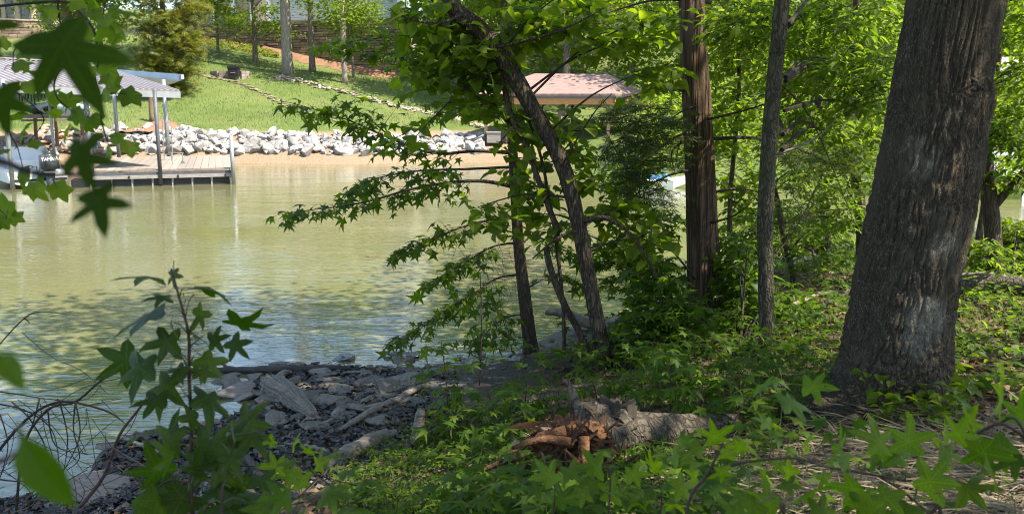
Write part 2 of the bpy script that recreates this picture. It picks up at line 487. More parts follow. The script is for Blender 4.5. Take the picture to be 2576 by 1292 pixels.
def put_leaves(th, kind, mat, pos, R, sc, cap=300, parent=None):
    """the largest leaves as single leaves, the rest as one mass"""
    pos = np.asarray(pos); N = len(pos); sc = np.broadcast_to(np.asarray(sc, float), (N,))
    size = np.array([sc[i] * pxm(pos[i]) if np.dot(pos[i] - EYE, FWD) > .2 else 0 for i in range(N)])
    uvs = np.array([uv_of(p) for p in pos])
    vis = (uvs[:, 0] > -40) & (uvs[:, 0] < 2616) & (uvs[:, 1] > -40) & (uvs[:, 1] < 1332)
    order = np.argsort(-(size * vis)); top = order[:cap]; rest = order[cap:]
    for i in top:
        th.inst('leaf', leaf_mesh(kind, mat), mat4(R[i], pos[i] - th.base, sc[i]), parent)
    if len(rest):
        t = {'star': STAR, 'star_hi': STAR, 'ovate': OVATE, 'cord': CORD, 'narrow': OVATE_N, 'broad': BROAD}[kind]
        mb = MB().add(*merge(t, pos[rest], R[rest], sc[rest])); th.part('leaf_mass', mb, mat, stuff=True, parent=parent)
def in_ellipsoid(N, shell=0.0):
    d = norm(rng.normal(0, 1, (N, 3))); r = rng.random(N) ** (1 / 3)
    if shell: r = shell + (1 - shell) * r
    return d * r[:, None]

# ---------------------------------------------------------------- terrain
def tps(pts, lam=1e-3):
    pts = np.asarray(pts, float); X = pts[:, :2]; z = pts[:, 2]; n = len(X)
    def K(A, B):
        d2 = ((A[:, None] - B[None]) ** 2).sum(-1); return .5 * d2 * np.log(d2 + 1e-9)
    A = np.zeros((n + 3, n + 3)); A[:n, :n] = K(X, X) + lam * np.eye(n) * 10
    A[:n, n] = 1; A[:n, n + 1:] = X; A[n, :n] = 1; A[n + 1:, :n] = X.T
    w = np.linalg.solve(A, np.append(z, [0, 0, 0]))
    def f(x, y):
        Q = np.stack([np.ravel(x), np.ravel(y)], 1).astype(float); out = np.empty(len(Q))
        for s in range(0, len(Q), 20000):
            q = Q[s:s + 20000]; out[s:s + 20000] = K(q, X) @ w[:n] + w[n] + q @ w[n + 1:]
        return out.reshape(np.shape(x))
    return f
shore_px = [(-250, 1290), (0, 1250), (170, 1225), (240, 1150), (330, 1092), (450, 1078), (560, 1055), (640, 1010), (635, 960), (690, 922), (850, 920),
            (1000, 924), (1150, 926), (1250, 916), (1300, 890), (1400, 835), (1500, 805), (1620, 775), (1750, 725), (1900, 665), (2050, 628), (2200, 603), (2500, 578), (2800, 560)]
near_px = [(u, v, 0) for u, v in shore_px]
near_px += [(u, v, -.35) for u, v in [(0, 1100), (300, 1000), (520, 950), (700, 880), (900, 872), (1150, 875), (1280, 820), (1450, 745), (1650, 700), (1850, 620), (2100, 585), (2500, 545)]]
near_px += [(u, v, -1.4) for u, v in [(-300, 800), (0, 720), (600, 650), (1200, 610), (1800, 550), (2500, 505), (3200, 480)]]
near_px += [(520, 1120, .06), (700, 1050, .10), (780, 960, .10), (900, 1000, .13), (1050, 965, .10), (600, 1180, .15), (900, 1090, .25), (420, 1180, .08), (300, 1250, .12),
            (700, 1260, .40), (1000, 1150, .42), (1150, 1050, .36), (1250, 1200, .66), (1220, 980, .22), (1340, 895, .28), (1520, 932, .42), (1790, 815, .50), (1930, 893, .72),
            (2230, 1030, .95), (2500, 1000, .97), (1440, 1250, .88), (2000, 1000, .82), (1800, 1200, .98), (2300, 1250, 1.12), (2576, 1250, 1.2), (2500, 800, .88), (2520, 715, .85),
            (2150, 705, .66), (2080, 655, .38), (2400, 640, .62), (1700, 900, .58), (1600, 850, .42), (1900, 740, .50)]
near_pts = [tuple(Zp(u, v, z)) for u, v, z in near_px]
near_pts += [(0, 0, 1.4), (-2, 1, 1.15), (3, 1, 1.4), (8, 4, 1.35), (-5, 0, .9), (-7, 3, .3), (-9, 1, .3), (12, 8, 1.4), (14, 14, .9), (0, -6, 1.9), (8, -6, 1.9), (-9, -6, 1.4), (3, 3, 1.28),
             (0, 2.6, 1.05), (-2, 3.2, .70), (18, 3, 1.6), (20, 10, 1.2), (22, 18, .2), (-12, 6, -.8)]
near_f0 = tps(near_pts)
def fbm2(x, y, s, k=0):
    return (np.sin(x * s + 1.3 * k + 1.7 * np.sin(y * s * .7 + k)) + np.sin(y * s * 1.13 + 2.1 * k + 1.3 * np.sin(x * s * .81 + 2 * k)) + .5 * np.sin((x + y) * s * 2.3 + k)) / 2.5
def near_f(x, y):
    z = near_f0(x, y); a = np.clip((z + .02) * 4, 0, 1)
    return z + a * (.025 * fbm2(x, y, 2.1, 1) + .018 * fbm2(x, y, 5.3, 2) + .010 * fbm2(x, y, 13, 3))
def grid(f, xs, ys):
    X, Y = np.meshgrid(xs, ys); Zv = f(X, Y)
    V = np.stack([X, Y, Zv], -1).reshape(-1, 3); nx = len(xs); T = []
    i, j = np.meshgrid(np.arange(len(ys) - 1), np.arange(nx - 1), indexing='ij')
    a = (i * nx + j).ravel()
    T = np.concatenate([np.stack([a, a + 1, a + nx + 1], 1), np.stack([a, a + nx + 1, a + nx], 1)])
    return V, T
def gz(x, y): return float(near_f(np.array([x]), np.array([y]))[0])
def G(u, v):
    """where the ray through a picture point meets the near bank"""
    r = ray(u, v); ts = np.linspace(2.0, 30.0, 1400)
    pts = EYE + r * ts[:, None]; h = np.maximum(near_f(pts[:, 0], pts[:, 1]), 0.0)
    k = np.argmax(pts[:, 2] < h)
    return np.array([pts[k][0], pts[k][1], h[k]])

# near bank: dark soil, wet mud low down, litter brown above
m, t = new_mat('forest soil')
pos = world_pos(t)
n1 = noise(t, pos, 3.0, 6, .65); n2 = noise(t, pos, 38.0, 4, .7); n3 = noise(t, pos, 0.9, 3)
soil = mixc(t, n2, (.030, .022, .014), (.115, .082, .052))
soil = mixc(t, ramp(t, n1, [(.42, (0, 0, 0)), (.66, (1, 1, 1))]), soil, (.060, .050, .026))
sep = nd(t, 'SeparateXYZ'); t.links.new(pos, sep.inputs[0])
low = ramp(t, mth(t, 'ADD', sep.outputs[2], mth(t, 'MULTIPLY', n1, .25)), [(.24, (1, 1, 1)), (.46, (0, 0, 0))])
mud = mixc(t, n2, (.016, .014, .012), (.062, .052, .042))
col = mixc(t, low, soil, mud)
rgh = mixc(t, low, (.92, .92, .92), (.5, .5, .5))
finish(t, col, rgh, mth(t, 'ADD', n2, mth(t, 'MULTIPLY', n1, 1.2)), .9, .03, .3)
MAT['soil'] = m
near_bank = single('near_bank', MB().add(*grid(near_f, np.linspace(-12, 24, 300), np.linspace(-7, 24, 260))), 'soil', kind='structure', smooth=True)

# far bank
far_pts = []
for u, v in [(-900, 470), (-500, 452), (-250, 440), (0, 428), (250, 416), (480, 410), (700, 411), (900, 413), (1100, 408), (1250, 410), (1400, 428), (1550, 448), (1700, 455), (2000, 458), (2300, 461), (2700, 464), (3200, 467), (4000, 470)]:
    p = Zp(u, v, 0); far_pts.append(tuple(p)); far_pts.append((p[0] * .97, p[1] - 3.5, -1.2))
for (u, v, d) in [(250, 396, 43.5), (480, 389, 43), (700, 391, 43), (900, 394, 43), (1100, 392, 44), (260, 320, 46), (480, 327, 45.5), (700, 334, 45.5), (900, 339, 45.5), (1200, 336, 47), (1420, 350, 46), (0, 335, 46),
                  (0, 260, 52), (250, 300, 47.5), (380, 303, 47.5), (420, 225, 54), (200, 190, 60), (100, 150, 65), (570, 195, 57), (725, 187, 60), (548, 133, 66), (640, 157, 64), (785, 180, 61), (868, 208, 58),
                  (1000, 208, 63), (850, 190, 63.5), (700, 150, 67), (560, 112, 70), (700, 270, 52), (900, 290, 50), (1000, 300, 50), (1150, 275, 55), (1250, 290, 54), (500, 80, 74), (300, 100, 72), (50, 100, 74),
                  (-300, 110, 72), (1100, 235, 62), (1300, 270, 57), (1400, 258, 62), (1550, 275, 58), (1700, 300, 54)]:
    far_pts.append(tuple(P(u, v, d)))
far_pts += [(-60, 62, 6), (-60, 90, 11), (-30, 95, 10), (0, 95, 10), (-90, 120, 14), (0, 130, 16), (60, 130, 18), (12, 46, 2.0), (20, 44, 2.2), (35, 48, 3.5), (15, 70, 7), (40, 75, 9), (70, 60, 8), (90, 100, 16)]
far_f0 = tps(far_pts, 2e-2)
def far_f(x, y): return far_f0(x, y) + .03 * fbm2(x, y, .9, 4) * np.clip(y - 46, 0, 1)
def fz(x, y): return float(far_f(np.array([x]), np.array([y]))[0])
def H(u, v, a=40.0, b=130.0):
    r = ray(u, v); ts = np.linspace(a, b, 1800); pts = EYE + r * ts[:, None]; h = far_f(pts[:, 0], pts[:, 1])
    k = np.argmax(pts[:, 2] < h); return np.array([pts[k][0], pts[k][1], h[k]])
m, t = new_mat('lawn and clay')
pos = world_pos(t)
n1 = noise(t, pos, .35, 4, .6); n2 = noise(t, pos, 9.0, 5, .75); n3 = noise(t, pos, 60.0, 3, .7)
n2 = ramp(t, n2, [(.34, (0, 0, 0)), (.66, (1, 1, 1))])
g = mixc(t, n2, (.070, .120, .026), (.150, .185, .055))
g = mixc(t, ramp(t, n1, [(.40, (0, 0, 0)), (.64, (1, 1, 1))]), g, mixc(t, n2, (.12, .155, .045), (.20, .21, .085)))
g = mixc(t, mth(t, 'MULTIPLY', n3, .5), g, (.07, .105, .016))
sep = nd(t, 'SeparateXYZ'); t.links.new(pos, sep.inputs[0])
sand = mixc(t, n2, (.22, .145, .09), (.33, .245, .165))
low = ramp(t, mth(t, 'MULTIPLY_ADD', n2, .02, mth(t, 'MULTIPLY', sep.outputs[2], .1)), [(.142, (1, 1, 1)), (.152, (0, 0, 0))])
low = mth(t, 'MULTIPLY', low, ramp(t, mth(t, 'MULTIPLY_ADD', sep.outputs[0], .02, .5), [(.50, (1, 1, 1)), (.56, (0, 0, 0))]))
finish(t, mixc(t, low, g, sand), .9, mth(t, 'ADD', n2, n3), .7, .05, .15)
MAT['lawn'] = m
far_bank = single('far_bank', MB().add(*grid(far_f, np.linspace(-95, 95, 300), np.linspace(24, 134, 240))), 'lawn', kind='structure', smooth=True)

# water
m, t = new_mat('lake water')
w1 = noise(t, world_pos(t, (.9, 3.0, 1)), 1.5, 2, .5, .5); w2 = noise(t, world_pos(t, (.8, 2.2, 1)), .5, 1, .5, .3)
w3 = noise(t, world_pos(t, (1.0, 3.4, 1)), 5.5, 2, .5, .3)
amp = ramp(t, noise(t, world_pos(t, (.25, .5, 1)), .45, 2), [(.35, (.35, .35, .35)), (.65, (1, 1, 1))])
hgt = mth(t, 'MULTIPLY', mth(t, 'ADD', mth(t, 'MULTIPLY', w1, .45), mth(t, 'ADD', mth(t, 'MULTIPLY', w2, .7), mth(t, 'MULTIPLY', w3, .22))), amp)
b = finish(t, mixc(t, noise(t, world_pos(t), .25, 2), (.112, .114, .050), (.142, .138, .062)), .015, hgt, 1.0, .032, .5)
b.inputs['IOR'].default_value = 1.6
MAT['water'] = m
water = single('lake_water', MB().poly([(-220, -40, 0), (220, -40, 0), (220, 300, 0), (-220, 300, 0)], [(0, 1, 2, 3)]), 'water', kind='structure')
# distant ground past both banks
m, t = new_mat('distant hills'); finish(t, mixc(t, noise(t, world_pos(t), .05, 5, .7), (.03, .055, .02), (.07, .10, .035)), .95)
MAT['hill'] = m
mb = MB()
for a in range(0, 96):
    a0 = a / 96 * 2 * math.pi; 
hx = []
for k in range(97):
    a = k / 96 * 2 * math.pi; hh = 22 + 7 * math.sin(a * 5) + 4 * math.sin(a * 13 + 1)
    for r, z in ((240, -2), (290, hh * .7), (380, hh), (900, -5)): hx.append((r * math.cos(a), 60 + r * math.sin(a), z))
fc = []
for k in range(96):
    for j in range(3): fc.append((k * 4 + j, k * 4 + 4 + j, k * 4 + 5 + j, k * 4 + 1 + j))
single('hills', MB().poly(np.array(hx), fc), 'hill', kind='structure', smooth=True)

# ================================================================ FAR SIDE OF THE COVE
MAT['rip'] = simple_mat('pale limestone', (.42, .40, .38), (.22, .205, .19), 2.2, .9, .6, .06, per=.45)
MAT['rip_clay'] = simple_mat('clay stained rock', (.42, .28, .19), (.30, .20, .14), 3.0, .9, .5, .05, per=.4)
MAT['ledge'] = simple_mat('ledge stone', (.36, .26, .18), (.20, .145, .105), 2.5, .9, .5, .03, per=.75)
MAT['mortar'] = simple_mat('wall backing', (.10, .075, .055), None, 4, .95)
MAT['clay'] = simple_mat('orange clay', (.24, .130, .075), (.15, .082, .05), 2.0, .95, .6, .06)
MAT['alum'] = simple_mat('galvanised steel', (.33, .34, .34), (.24, .25, .26), 4, .5, .1, metal=.5)
MAT['dark_steel'] = simple_mat('dark painted steel', (.10, .10, .11), (.06, .06, .07), 4, .5, .1)
MAT['roof_metal'] = simple_mat('taupe metal roofing', (.27, .235, .225), (.21, .18, .175), 1.5, .45, .05, spec=.4)
MAT['roof_blue'] = simple_mat('pale blue metal edge', (.46, .56, .68), (.36, .44, .55), 1.5, .4, .05, spec=.5)
MAT['deck_wood'] = simple_mat('weathered decking', (.30, .26, .22), (.20, .17, .145), 7, .85, .3, stretch=(1, 8, 8), per=.35)
MAT['frame_wood'] = simple_mat('grey dock timber', (.33, .30, .27), (.19, .17, .155), 6, .85, .3, stretch=(.3, 2, 6))
MAT['black'] = simple_mat('black plastic', (.022, .022, .024), (.015, .015, .016), 4, .5, .1)
MAT['white_gel'] = simple_mat('white gelcoat', (.72, .73, .74), (.66, .67, .68), 2, .22, .0, spec=.5)
MAT['cowl'] = simple_mat('grey engine cowling', (.060, .066, .072), (.045, .05, .055), 2, .25, .0, spec=.5)
MAT['blue'] = simple_mat('blue plastic', (.10, .28, .48), (.07, .22, .42), 1.5, .35, .0)
MAT['kayak_white'] = simple_mat('white and blue plastic', (.62, .66, .70), (.30, .45, .60), .9, .35, .0)
MAT['cedar_wood'] = simple_mat('orange cedar beam', (.50, .25, .10), (.38, .18, .07), 4, .75, .2, stretch=(.4, 4, 4))
MAT['post_wood'] = simple_mat('brown timber post', (.20, .13, .085), (.12, .08, .055), 5, .85, .3, stretch=(3, 3, .4))
MAT['paver'] = simple_mat('block paver', (.33, .27, .24), (.22, .18, .16), 5, .9, .4, per=.4)
MAT['step'] = simple_mat('stepping stone', (.40, .33, .25), (.27, .22, .165), 4, .9, .4, per=.4)
MAT['siding'] = simple_mat('grey blue siding', (.36, .43, .44), (.33, .40, .41), 1, .7, .05)
MAT['trim'] = simple_mat('white trim', (.78, .78, .77), (.70, .70, .69), 2, .6, .05)
MAT['peach'] = simple_mat('warm stucco', (.52, .40, .30), (.45, .35, .26), 1.2, .9, .1)
MAT['roof_dark'] = simple_mat('dark shingle roof', (.16, .13, .12), (.09, .08, .08), 9, .9, .4)
MAT['patio'] = simple_mat('pinkish patio paving', (.50, .38, .32), (.40, .31, .27), 2, .9, .2)
m, t = new_mat('window glass'); finish(t, (.02, .025, .03), .08, spec=.6); MAT['glass'] = m
# shingles
m, t = new_mat('brown shingles')
br = nd(t, 'TexBrick', Scale=4.0); br.inputs['Color1'].default_value = (.25, .16, .14, 1); br.inputs['Color2'].default_value = (.165, .105, .092, 1); br.inputs['Mortar'].default_value = (.10, .07, .06, 1)
br.inputs['Mortar Size'].default_value = .012; br.inputs['Brick Width'].default_value = .9; br.inputs['Row Height'].default_value = .5
t.links.new(coords(t, (1, 1.2, 1.2)), br.inputs['Vector'])
finish(t, mixc(t, mth(t, 'MULTIPLY', noise(t, coords(t), 7, 4), .5), br.outputs[0], (.28, .195, .17)), .9, br.outputs[1], .4, .02)
MAT['shingle'] = m

def rock_mesh(name, flat=.7, mat='rip', ch=9, seed=0, sub=1):
    """a faceted angular stone of unit size"""
    r = np.random.default_rng(seed); bm = bmesh.new()
    pts = norm(r.normal(0, 1, (ch + 6, 3))) * (.75 + .35 * r.random((ch + 6, 1))); pts[:, 2] *= flat
    vs = [bm.verts.new(p) for p in pts]
    bmesh.ops.convex_hull(bm, input=vs)
    bmesh.ops.bevel(bm, geom=bm.edges[:], offset=.09, segments=1, affect='EDGES', clamp_overlap=True)
    bmesh.ops.triangulate(bm, faces=bm.faces[:])
    me = bpy.data.meshes.new(name); bm.to_mesh(me); bm.free()
    me.materials.append(MAT[mat]); return me
def vnoise(x, y, seed=0):
    xi = np.floor(x).astype(np.int64); yi = np.floor(y).astype(np.int64); fx = x - xi; fy = y - yi; fx = fx * fx * (3 - 2 * fx); fy = fy * fy * (3 - 2 * fy)
    def h(a, b):
        v = np.sin(a * 127.1 + b * 311.7 + seed * 74.7) * 43758.5453; return v - np.floor(v)
    return (h(xi, yi) * (1 - fx) + h(xi + 1, yi) * fx) * (1 - fy) + (h(xi, yi + 1) * (1 - fx) + h(xi + 1, yi + 1) * fx) * fy
def rot_z(a):
    return np.array([[math.cos(a), -math.sin(a), 0], [math.sin(a), math.cos(a), 0], [0, 0, 1.0]])
def rot_any(tilt=.4):
    a, b, c = rng.random() * 6.28, rng.normal(0, tilt), rng.normal(0, tilt)
    X = np.array([[1, 0, 0], [0, math.cos(b), -math.sin(b)], [0, math.sin(b), math.cos(b)]])
    Y = np.array([[math.cos(c), 0, math.sin(c)], [0, 1, 0], [-math.sin(c), 0, math.cos(c)]])
    return rot_z(a) @ X @ Y
def rock_m4(p, s, R):
    M = Matrix.Identity(4)
    for i in range(3):
        for j in range(3): M[i][j] = float(R[i][j] * s[j])
        M[i][3] = float(p[i])
    return M

# ---- riprap bank
rip = Thing('riprap_bank', 'band of pale jagged riprap rocks below the mown lawn on the far shore', 'rock bank', H(700, 392))
RM = [rock_mesh('rock', .62 + .1 * (k % 3), 'rip', 9, 50 + k) for k in range(8)]
cnt = 0; fill = MB()
cand = []
for k in range(820):
    u = rng.uniform(225, 1215) if k < 760 else rng.uniform(0, 230)
    tt = rng.random(); top = np.interp(u, [0, 260, 480, 700, 900, 1215], [345, 322, 330, 336, 342, 345]); bot = np.interp(u, [0, 250, 480, 900, 1215], [400, 392, 386, 391, 388])
    v = top + (bot - top) * tt; p = H(u, v)
    s = (.13 + .33 * rng.random() ** 1.6) * (1.2 if tt > .4 else 1)
    cand.append((s, p))
cand.sort(key=lambda q: -q[0])
for k, (s, p) in enumerate(cand):
    R = rot_any(.5); S = s * np.array([1, rng.uniform(.65, 1), rng.uniform(.7, 1.0)])
    pp = p + np.array([0, 0, s * .22])
    if k < 300: rip.inst('rock', random.choice(RM), rock_m4(pp - rip.base, S, R))
    else:
        me = random.choice(RM); V = np.array([v.co[:] for v in me.vertices]); T = np.array([f.vertices[:] for f in me.polygons])
        fill.add((V * S) @ R.T + pp, T)
rip.part('rock_fill', fill, 'rip', stuff=True)

# ---- stone retaining wall, terrace and houses
wl = P(508, 92, 71.5); wr = P(1016, 205, 66.5); ztop = 8.75
terr = MB(); A = np.array([wl[0] - 9, wl[1] + 4]); B_ = np.array([wl[0], wl[1] + .35]); C_ = np.array([wr[0], wr[1] + .35]); D_ = np.array([wr[0] + 1, 96]); E_ = np.array([-42, 96])
poly = [A, B_, C_, D_, E_]
Vt = [(p[0], p[1], ztop - .06) for p in poly] + [(p[0], p[1], 2.0) for p in poly]
terr.poly(np.array(Vt), [(0, 1, 2, 3, 4)] + [(k, k + 5, (k + 1) % 5 + 5, (k + 1) % 5) for k in range(5)])
single('terrace', terr, 'patio', kind='structure')
wall = Thing('stone_retaining_wall', 'long stacked ledgestone retaining wall under the grey house on the hill', 'wall', (wl[0], wl[1], 5))
wd = (wr - wl); wd[2] = 0; WL = np.linalg.norm(wd); wd /= WL; wn_ = np.array([wd[1], -wd[0], 0])
bk = MB(); bk.bar((wl[0], wl[1], 5.6) + wd * 0 - wn_ * .12, (wr[0], wr[1], 5.6) - wn_ * .12, .22, 6.2); wall.part('wall_core', bk, 'mortar')
stones = []
RH = .19; z = ztop - RH / 2
row = 0
while z > 3.6:
    x = -rng.random() * .5
    while x < WL:
        L = rng.uniform(.25, .95); a = max(x, 0); b_ = min(x + L, WL); x += L
        if b_ - a < .15: continue
        c = np.array([wl[0], wl[1], 0]) + wd * (a + b_) / 2
        if z + RH / 2 < fz(c[0] + wn_[0] * .2, c[1] + wn_[1] * .2): continue
        stones.append((c + wn_ * rng.uniform(.0, .11) + np.array([0, 0, z]), b_ - a - .025))
    z -= RH; row += 1
Mw = np.stack([wd, -wn_, [0, 0, 1]], 1)
mbs = MB().box((0, 0, 0), (1, 1, 1)); me_s = mbs.mesh('stone'); me_s.materials.append(MAT['ledge'])
stones.sort(key=lambda s: -s[1]); rest = MB()
for k, (c, L) in enumerate(stones):
    hh = RH - rng.uniform(.01, .06)
    if k < 300: wall.inst('stone', me_s, rock_m4(c - wall.base, (L, .26, hh), Mw))
    else: rest.box(c, (L, .26, hh), Mw)
if len(stones) > 300: wall.part('stone_fill', rest, 'ledge', stuff=True)
cap = MB(); cap.bar(np.array([wl[0], wl[1], ztop + .05]), np.array([wr[0], wr[1], ztop + .05]), .42, .10); wall.part('capstone', cap, 'step')
# clay strip at the wall foot
cl = MB()
pts_in = []; pts_out = []
for k in range(41):
    q = np.array([wl[0], wl[1], 0]) + wd * WL * k / 40; wob = .35 * math.sin(k * .9) + .2 * math.sin(k * 2.3)
    a = q + wn_ * .1; b_ = q + wn_ * (.9 + wob + .5 * (k / 40))
    pts_in.append((a[0], a[1], fz(a[0], a[1]) + .05 + .35 * (k > 12))); pts_out.append((b_[0], b_[1], fz(b_[0], b_[1]) + .02))
cl.poly(np.array(pts_in + pts_out), [(k, 41 + k, 42 + k, k + 1) for k in range(40)])
single('clay_strip', cl, 'clay', kind='structure', smooth=True)

# grey house with lap siding
hb = P(676, 55, 73); he = P(1006, 58, 69); hb[2] = he[2] = ztop
house = Thing('grey_house', 'grey blue lap sided house above the stone retaining wall', 'house', hb)
hd = he - hb; HL = np.linalg.norm(hd); hd /= HL; hn = np.array([hd[1], -hd[0], 0])
core = MB(); Mh = np.stack([hd, -hn, [0, 0, 1]], 1); core.box(hb + hd * HL / 2 - hn * 4.2 + np.array([0, 0, 3.0]), (HL - .1, 8, 6.0), Mh); house.part('wall', core, 'siding')
for k in range(30):
    sb = MB(); c = hb + hd * HL / 2 + np.array([0, 0, .1 + k * .2]) - hn * .17; sb.box(c + hn * .015, (HL, .05, .185), Mh @ np.array([[1, 0, 0], [0, .995, -.1], [0, .1, .995]])); house.part('siding_board', sb, 'siding')
for s in (0, 1):
    cb = MB(); cb.box(hb + hd * HL * s + np.array([0, 0, 3.0]) - hn * .12, (.34, .28, 6.1), Mh); house.part('corner_board', cb, 'trim')
rf = MB(); q0 = hb + hn * .5 - hd * .5 + np.array([0, 0, 6.0]); q1 = he + hn * .5 + hd * .5 + np.array([0, 0, 6.0])
rf.poly(np.array([q0, q1, q1 - hn * 9.4, q0 - hn * 9.4, q0 - hn * 4.7 + [0, 0, 3], q1 - hn * 4.7 + [0, 0, 3]]), [(0, 1, 5, 4), (2, 3, 4, 5), (0, 4, 3), (1, 2, 5), (0, 3, 2, 1)]); house.part('roof', rf, 'roof_dark')
for k in range(2):
    wv = MB(); c = hb + hd * HL * (.28 + .4 * k) + np.array([0, 0, 3.6]) - hn * .08; wv.box(c, (1.1, .12, 1.6), Mh); w_ = house.part('window', wv, 'trim')
    pn = MB(); pn.box(c + hn * .03, (.9, .12, 1.4), Mh); house.part('pane', pn, 'glass', parent=w_)

# low house at the top left with dark framed windows
lb = P(-160, 52, 80); lb[2] = 9.35; le = P(200, 48, 84); le[2] = 9.35
lh = Thing('tan_house', 'tan stucco house with dark framed windows at the upper left', 'house', lb)
ld = le - lb; LL = np.linalg.norm(ld); ld /= LL; ln = np.array([ld[1], -ld[0], 0]); Ml = np.stack([ld, -ln, [0, 0, 1]], 1)
q = MB(); q.box(lb + ld * LL / 2 - ln * 4.1 + np.array([0, 0, 2.2]), (LL, 8, 6.4), Ml); lh.part('wall', q, 'peach')
for x0, w0 in ((5.75, .35), (7.0, .55), (8.6, .8), (11.8, .35)):
    q = MB(); c = lb + ld * x0 + np.array([0, 0, 2.2]); q.box(c, (w0 + .3, .2, 4.0), Ml); f_ = lh.part('window', q, 'dark_steel')
    q = MB(); q.box(c + ln * .03, (w0, .2, 3.7), Ml); lh.part('pane', q, 'glass', parent=f_)
q = MB(); q0 = lb + ln * .8 - ld * .6 + np.array([0, 0, 5.4]); q1 = le + ln * .8 + ld * .6 + np.array([0, 0, 5.4])
q.poly(np.array([q0, q1, q1 - ln * 9.6, q0 - ln * 9.6, q0 - ln * 4.8 + [0, 0, 2.6], q1 - ln * 4.8 + [0, 0, 2.6]]), [(0, 1, 5, 4), (2, 3, 4, 5), (0, 4, 3), (1, 2, 5), (0, 3, 2, 1)]); lh.part('roof', q, 'roof_dark')
# stone patio wall in front of it
pw0 = P(-60, 118, 73.5); pw1 = P(112, 100, 76)
pw = Thing('stone_patio_wall', 'low stacked stone patio wall below the tan house at the upper left', 'wall', pw0)
d_ = pw1 - pw0; d_[2] = 0; L_ = np.linalg.norm(d_); d_ /= L_; n_ = np.array([d_[1], -d_[0], 0]); Mp = np.stack([d_, -n_, [0, 0, 1]], 1)
q = MB(); q.box(pw0 + d_ * L_ / 2 - n_ * .2 + np.array([0, 0, .6]), (L_, .3, 3.4), Mp); pw.part('wall_core', q, 'mortar')
zt = 9.35
for r_ in range(10):
    x = 0
    while x < L_:
        l_ = min(rng.uniform(.4, .9), L_ - x)
        pw.inst('stone', me_s, rock_m4(np.array([pw0[0], pw0[1], zt - .15 - r_ * .26]) + d_ * (x + l_ / 2) + n_ * rng.uniform(0, .05) - pw.base, (max(l_ - .03, .05), .3, .235), Mp)); x += l_
q = MB(); q.box(np.array([pw0[0], pw0[1], zt + .06]) + d_ * L_ / 2 - n_ * .05, (L_ + .2, .6, .12), Mp); pw.part('capstone', q, 'step')

# building behind the fence (top centre-left) and iron fence
bb = P(500, 14, 84); bb[2] = ztop; be = P(640, 14, 83); be[2] = ztop
bh = Thing('tan_building', 'pinkish tan building with white columns behind the black iron fence', 'building', bb)
d2 = be - bb; L2 = np.linalg.norm(d2); d2 /= L2; n2_ = np.array([d2[1], -d2[0], 0]); M2 = np.stack([d2, -n2_, [0, 0, 1]], 1)
q = MB(); q.box(bb + d2 * L2 / 2 - n2_ * 3.2 + np.array([0, 0, 3]), (L2 + 3, 6, 6), M2); bh.part('wall', q, 'patio')
for k in range(4):
    q = MB(); q.box(bb + d2 * L2 * (k / 3) + n2_ * .4 + np.array([0, 0, 2.8]), (.32, .32, 5.6), M2); bh.part('column', q, 'trim')
q = MB(); q.box(bb + d2 * L2 / 2 - n2_ * 2 + np.array([0, 0, 6.1]), (L2 + 4.5, 9, .5), M2); bh.part('roof', q, 'roof_dark')
f0 = P(517, 56, 73.0); f1 = P(622, 60, 72.2); f0[2] = f1[2] = ztop
fn = Thing('iron_fence', 'black iron picket fence on top of the stone wall', 'fence', f0)
d3 = f1 - f0; L3 = np.linalg.norm(d3); d3 /= L3
for zz in (.12, .95):
    q = MB(); q.bar(f0 + [0, 0, zz], f1 + [0, 0, zz], .04); fn.part('rail', q, 'black')
NP = int(L3 / .13)
for k in range(NP + 1):
    big = k % 16 == 0; q = MB(); p0 = f0 + d3 * L3 * k / NP; q.box(p0 + np.array([0, 0, .5 + (.05 if big else 0)]), ((.08 if big else .02),) * 2 + ((1.15 if big else .95),)); fn.part('post' if big else 'picket', q, 'black')

# ---- fire pit, stepping stones, stone lined drain
fp = H(575, 193)
pit = Thing('fire_pit_wall', 'low curved paver seat wall with a black grill on the lawn', 'fire pit', fp)
bmesh_block = MB().box((0, 0, 0), (1, 1, 1)).mesh('block'); bmesh_block.materials.append(MAT['paver'])
sc_ = 1 / pxm(fp)
def pitp(u): return fp + np.array([(u - 575) * sc_, 0, 0])
segs = [(np.array([523, 0.9]), np.array([556, -.3])), (np.array([556, -.3]), np.array([607, -.25])), (np.array([607, -.25]), np.array([622, .3]))]
for (a, b_) in segs:
    pa = pitp(a[0]) + [0, a[1], 0]; pb = pitp(b_[0]) + [0, b_[1], 0]; dd = pb - pa; L = np.linalg.norm(dd); dd /= L; nb = max(2, int(L / .32))
    Mb = np.stack([dd, [-dd[1], dd[0], 0], [0, 0, 1]], 1)
    for r_ in range(3):
        for k in range(nb):
            pit.inst('block', bmesh_block, rock_m4(pa + dd * L * (k + .5) / nb + np.array([0, 0, -.1 + r_ * .18]) - pit.base, (L / nb - .02, .3, .17), Mb))
q = MB(); q.box(pitp(596) + [0, -.55, .26], (.62, .5, .46)); q.box(pitp(596) + [0, -.55, .55], (.68, .55, .12)); grill = pit.part('grill', q, 'black')
q = MB(); q.box(pitp(596) + [0, -.82, .22], (.3, .02, .04)); pit.part('grill_handle', q, 'alum', parent=grill)
stp = Thing('stepping_stone_path', 'line of tan stepping stones crossing the lawn below the fire pit', 'path', H(620, 215))
SM = [rock_mesh('stepping_stone', .3, 'step', 10, 90 + k) for k in range(4)]
path_px = [(505, 187), (530, 194), (560, 200), (590, 206), (620, 217), (650, 230), (690, 250), (730, 270), (780, 290), (830, 305)]
pp_ = smooth_pts([H(u, v) for u, v in path_px], 5)
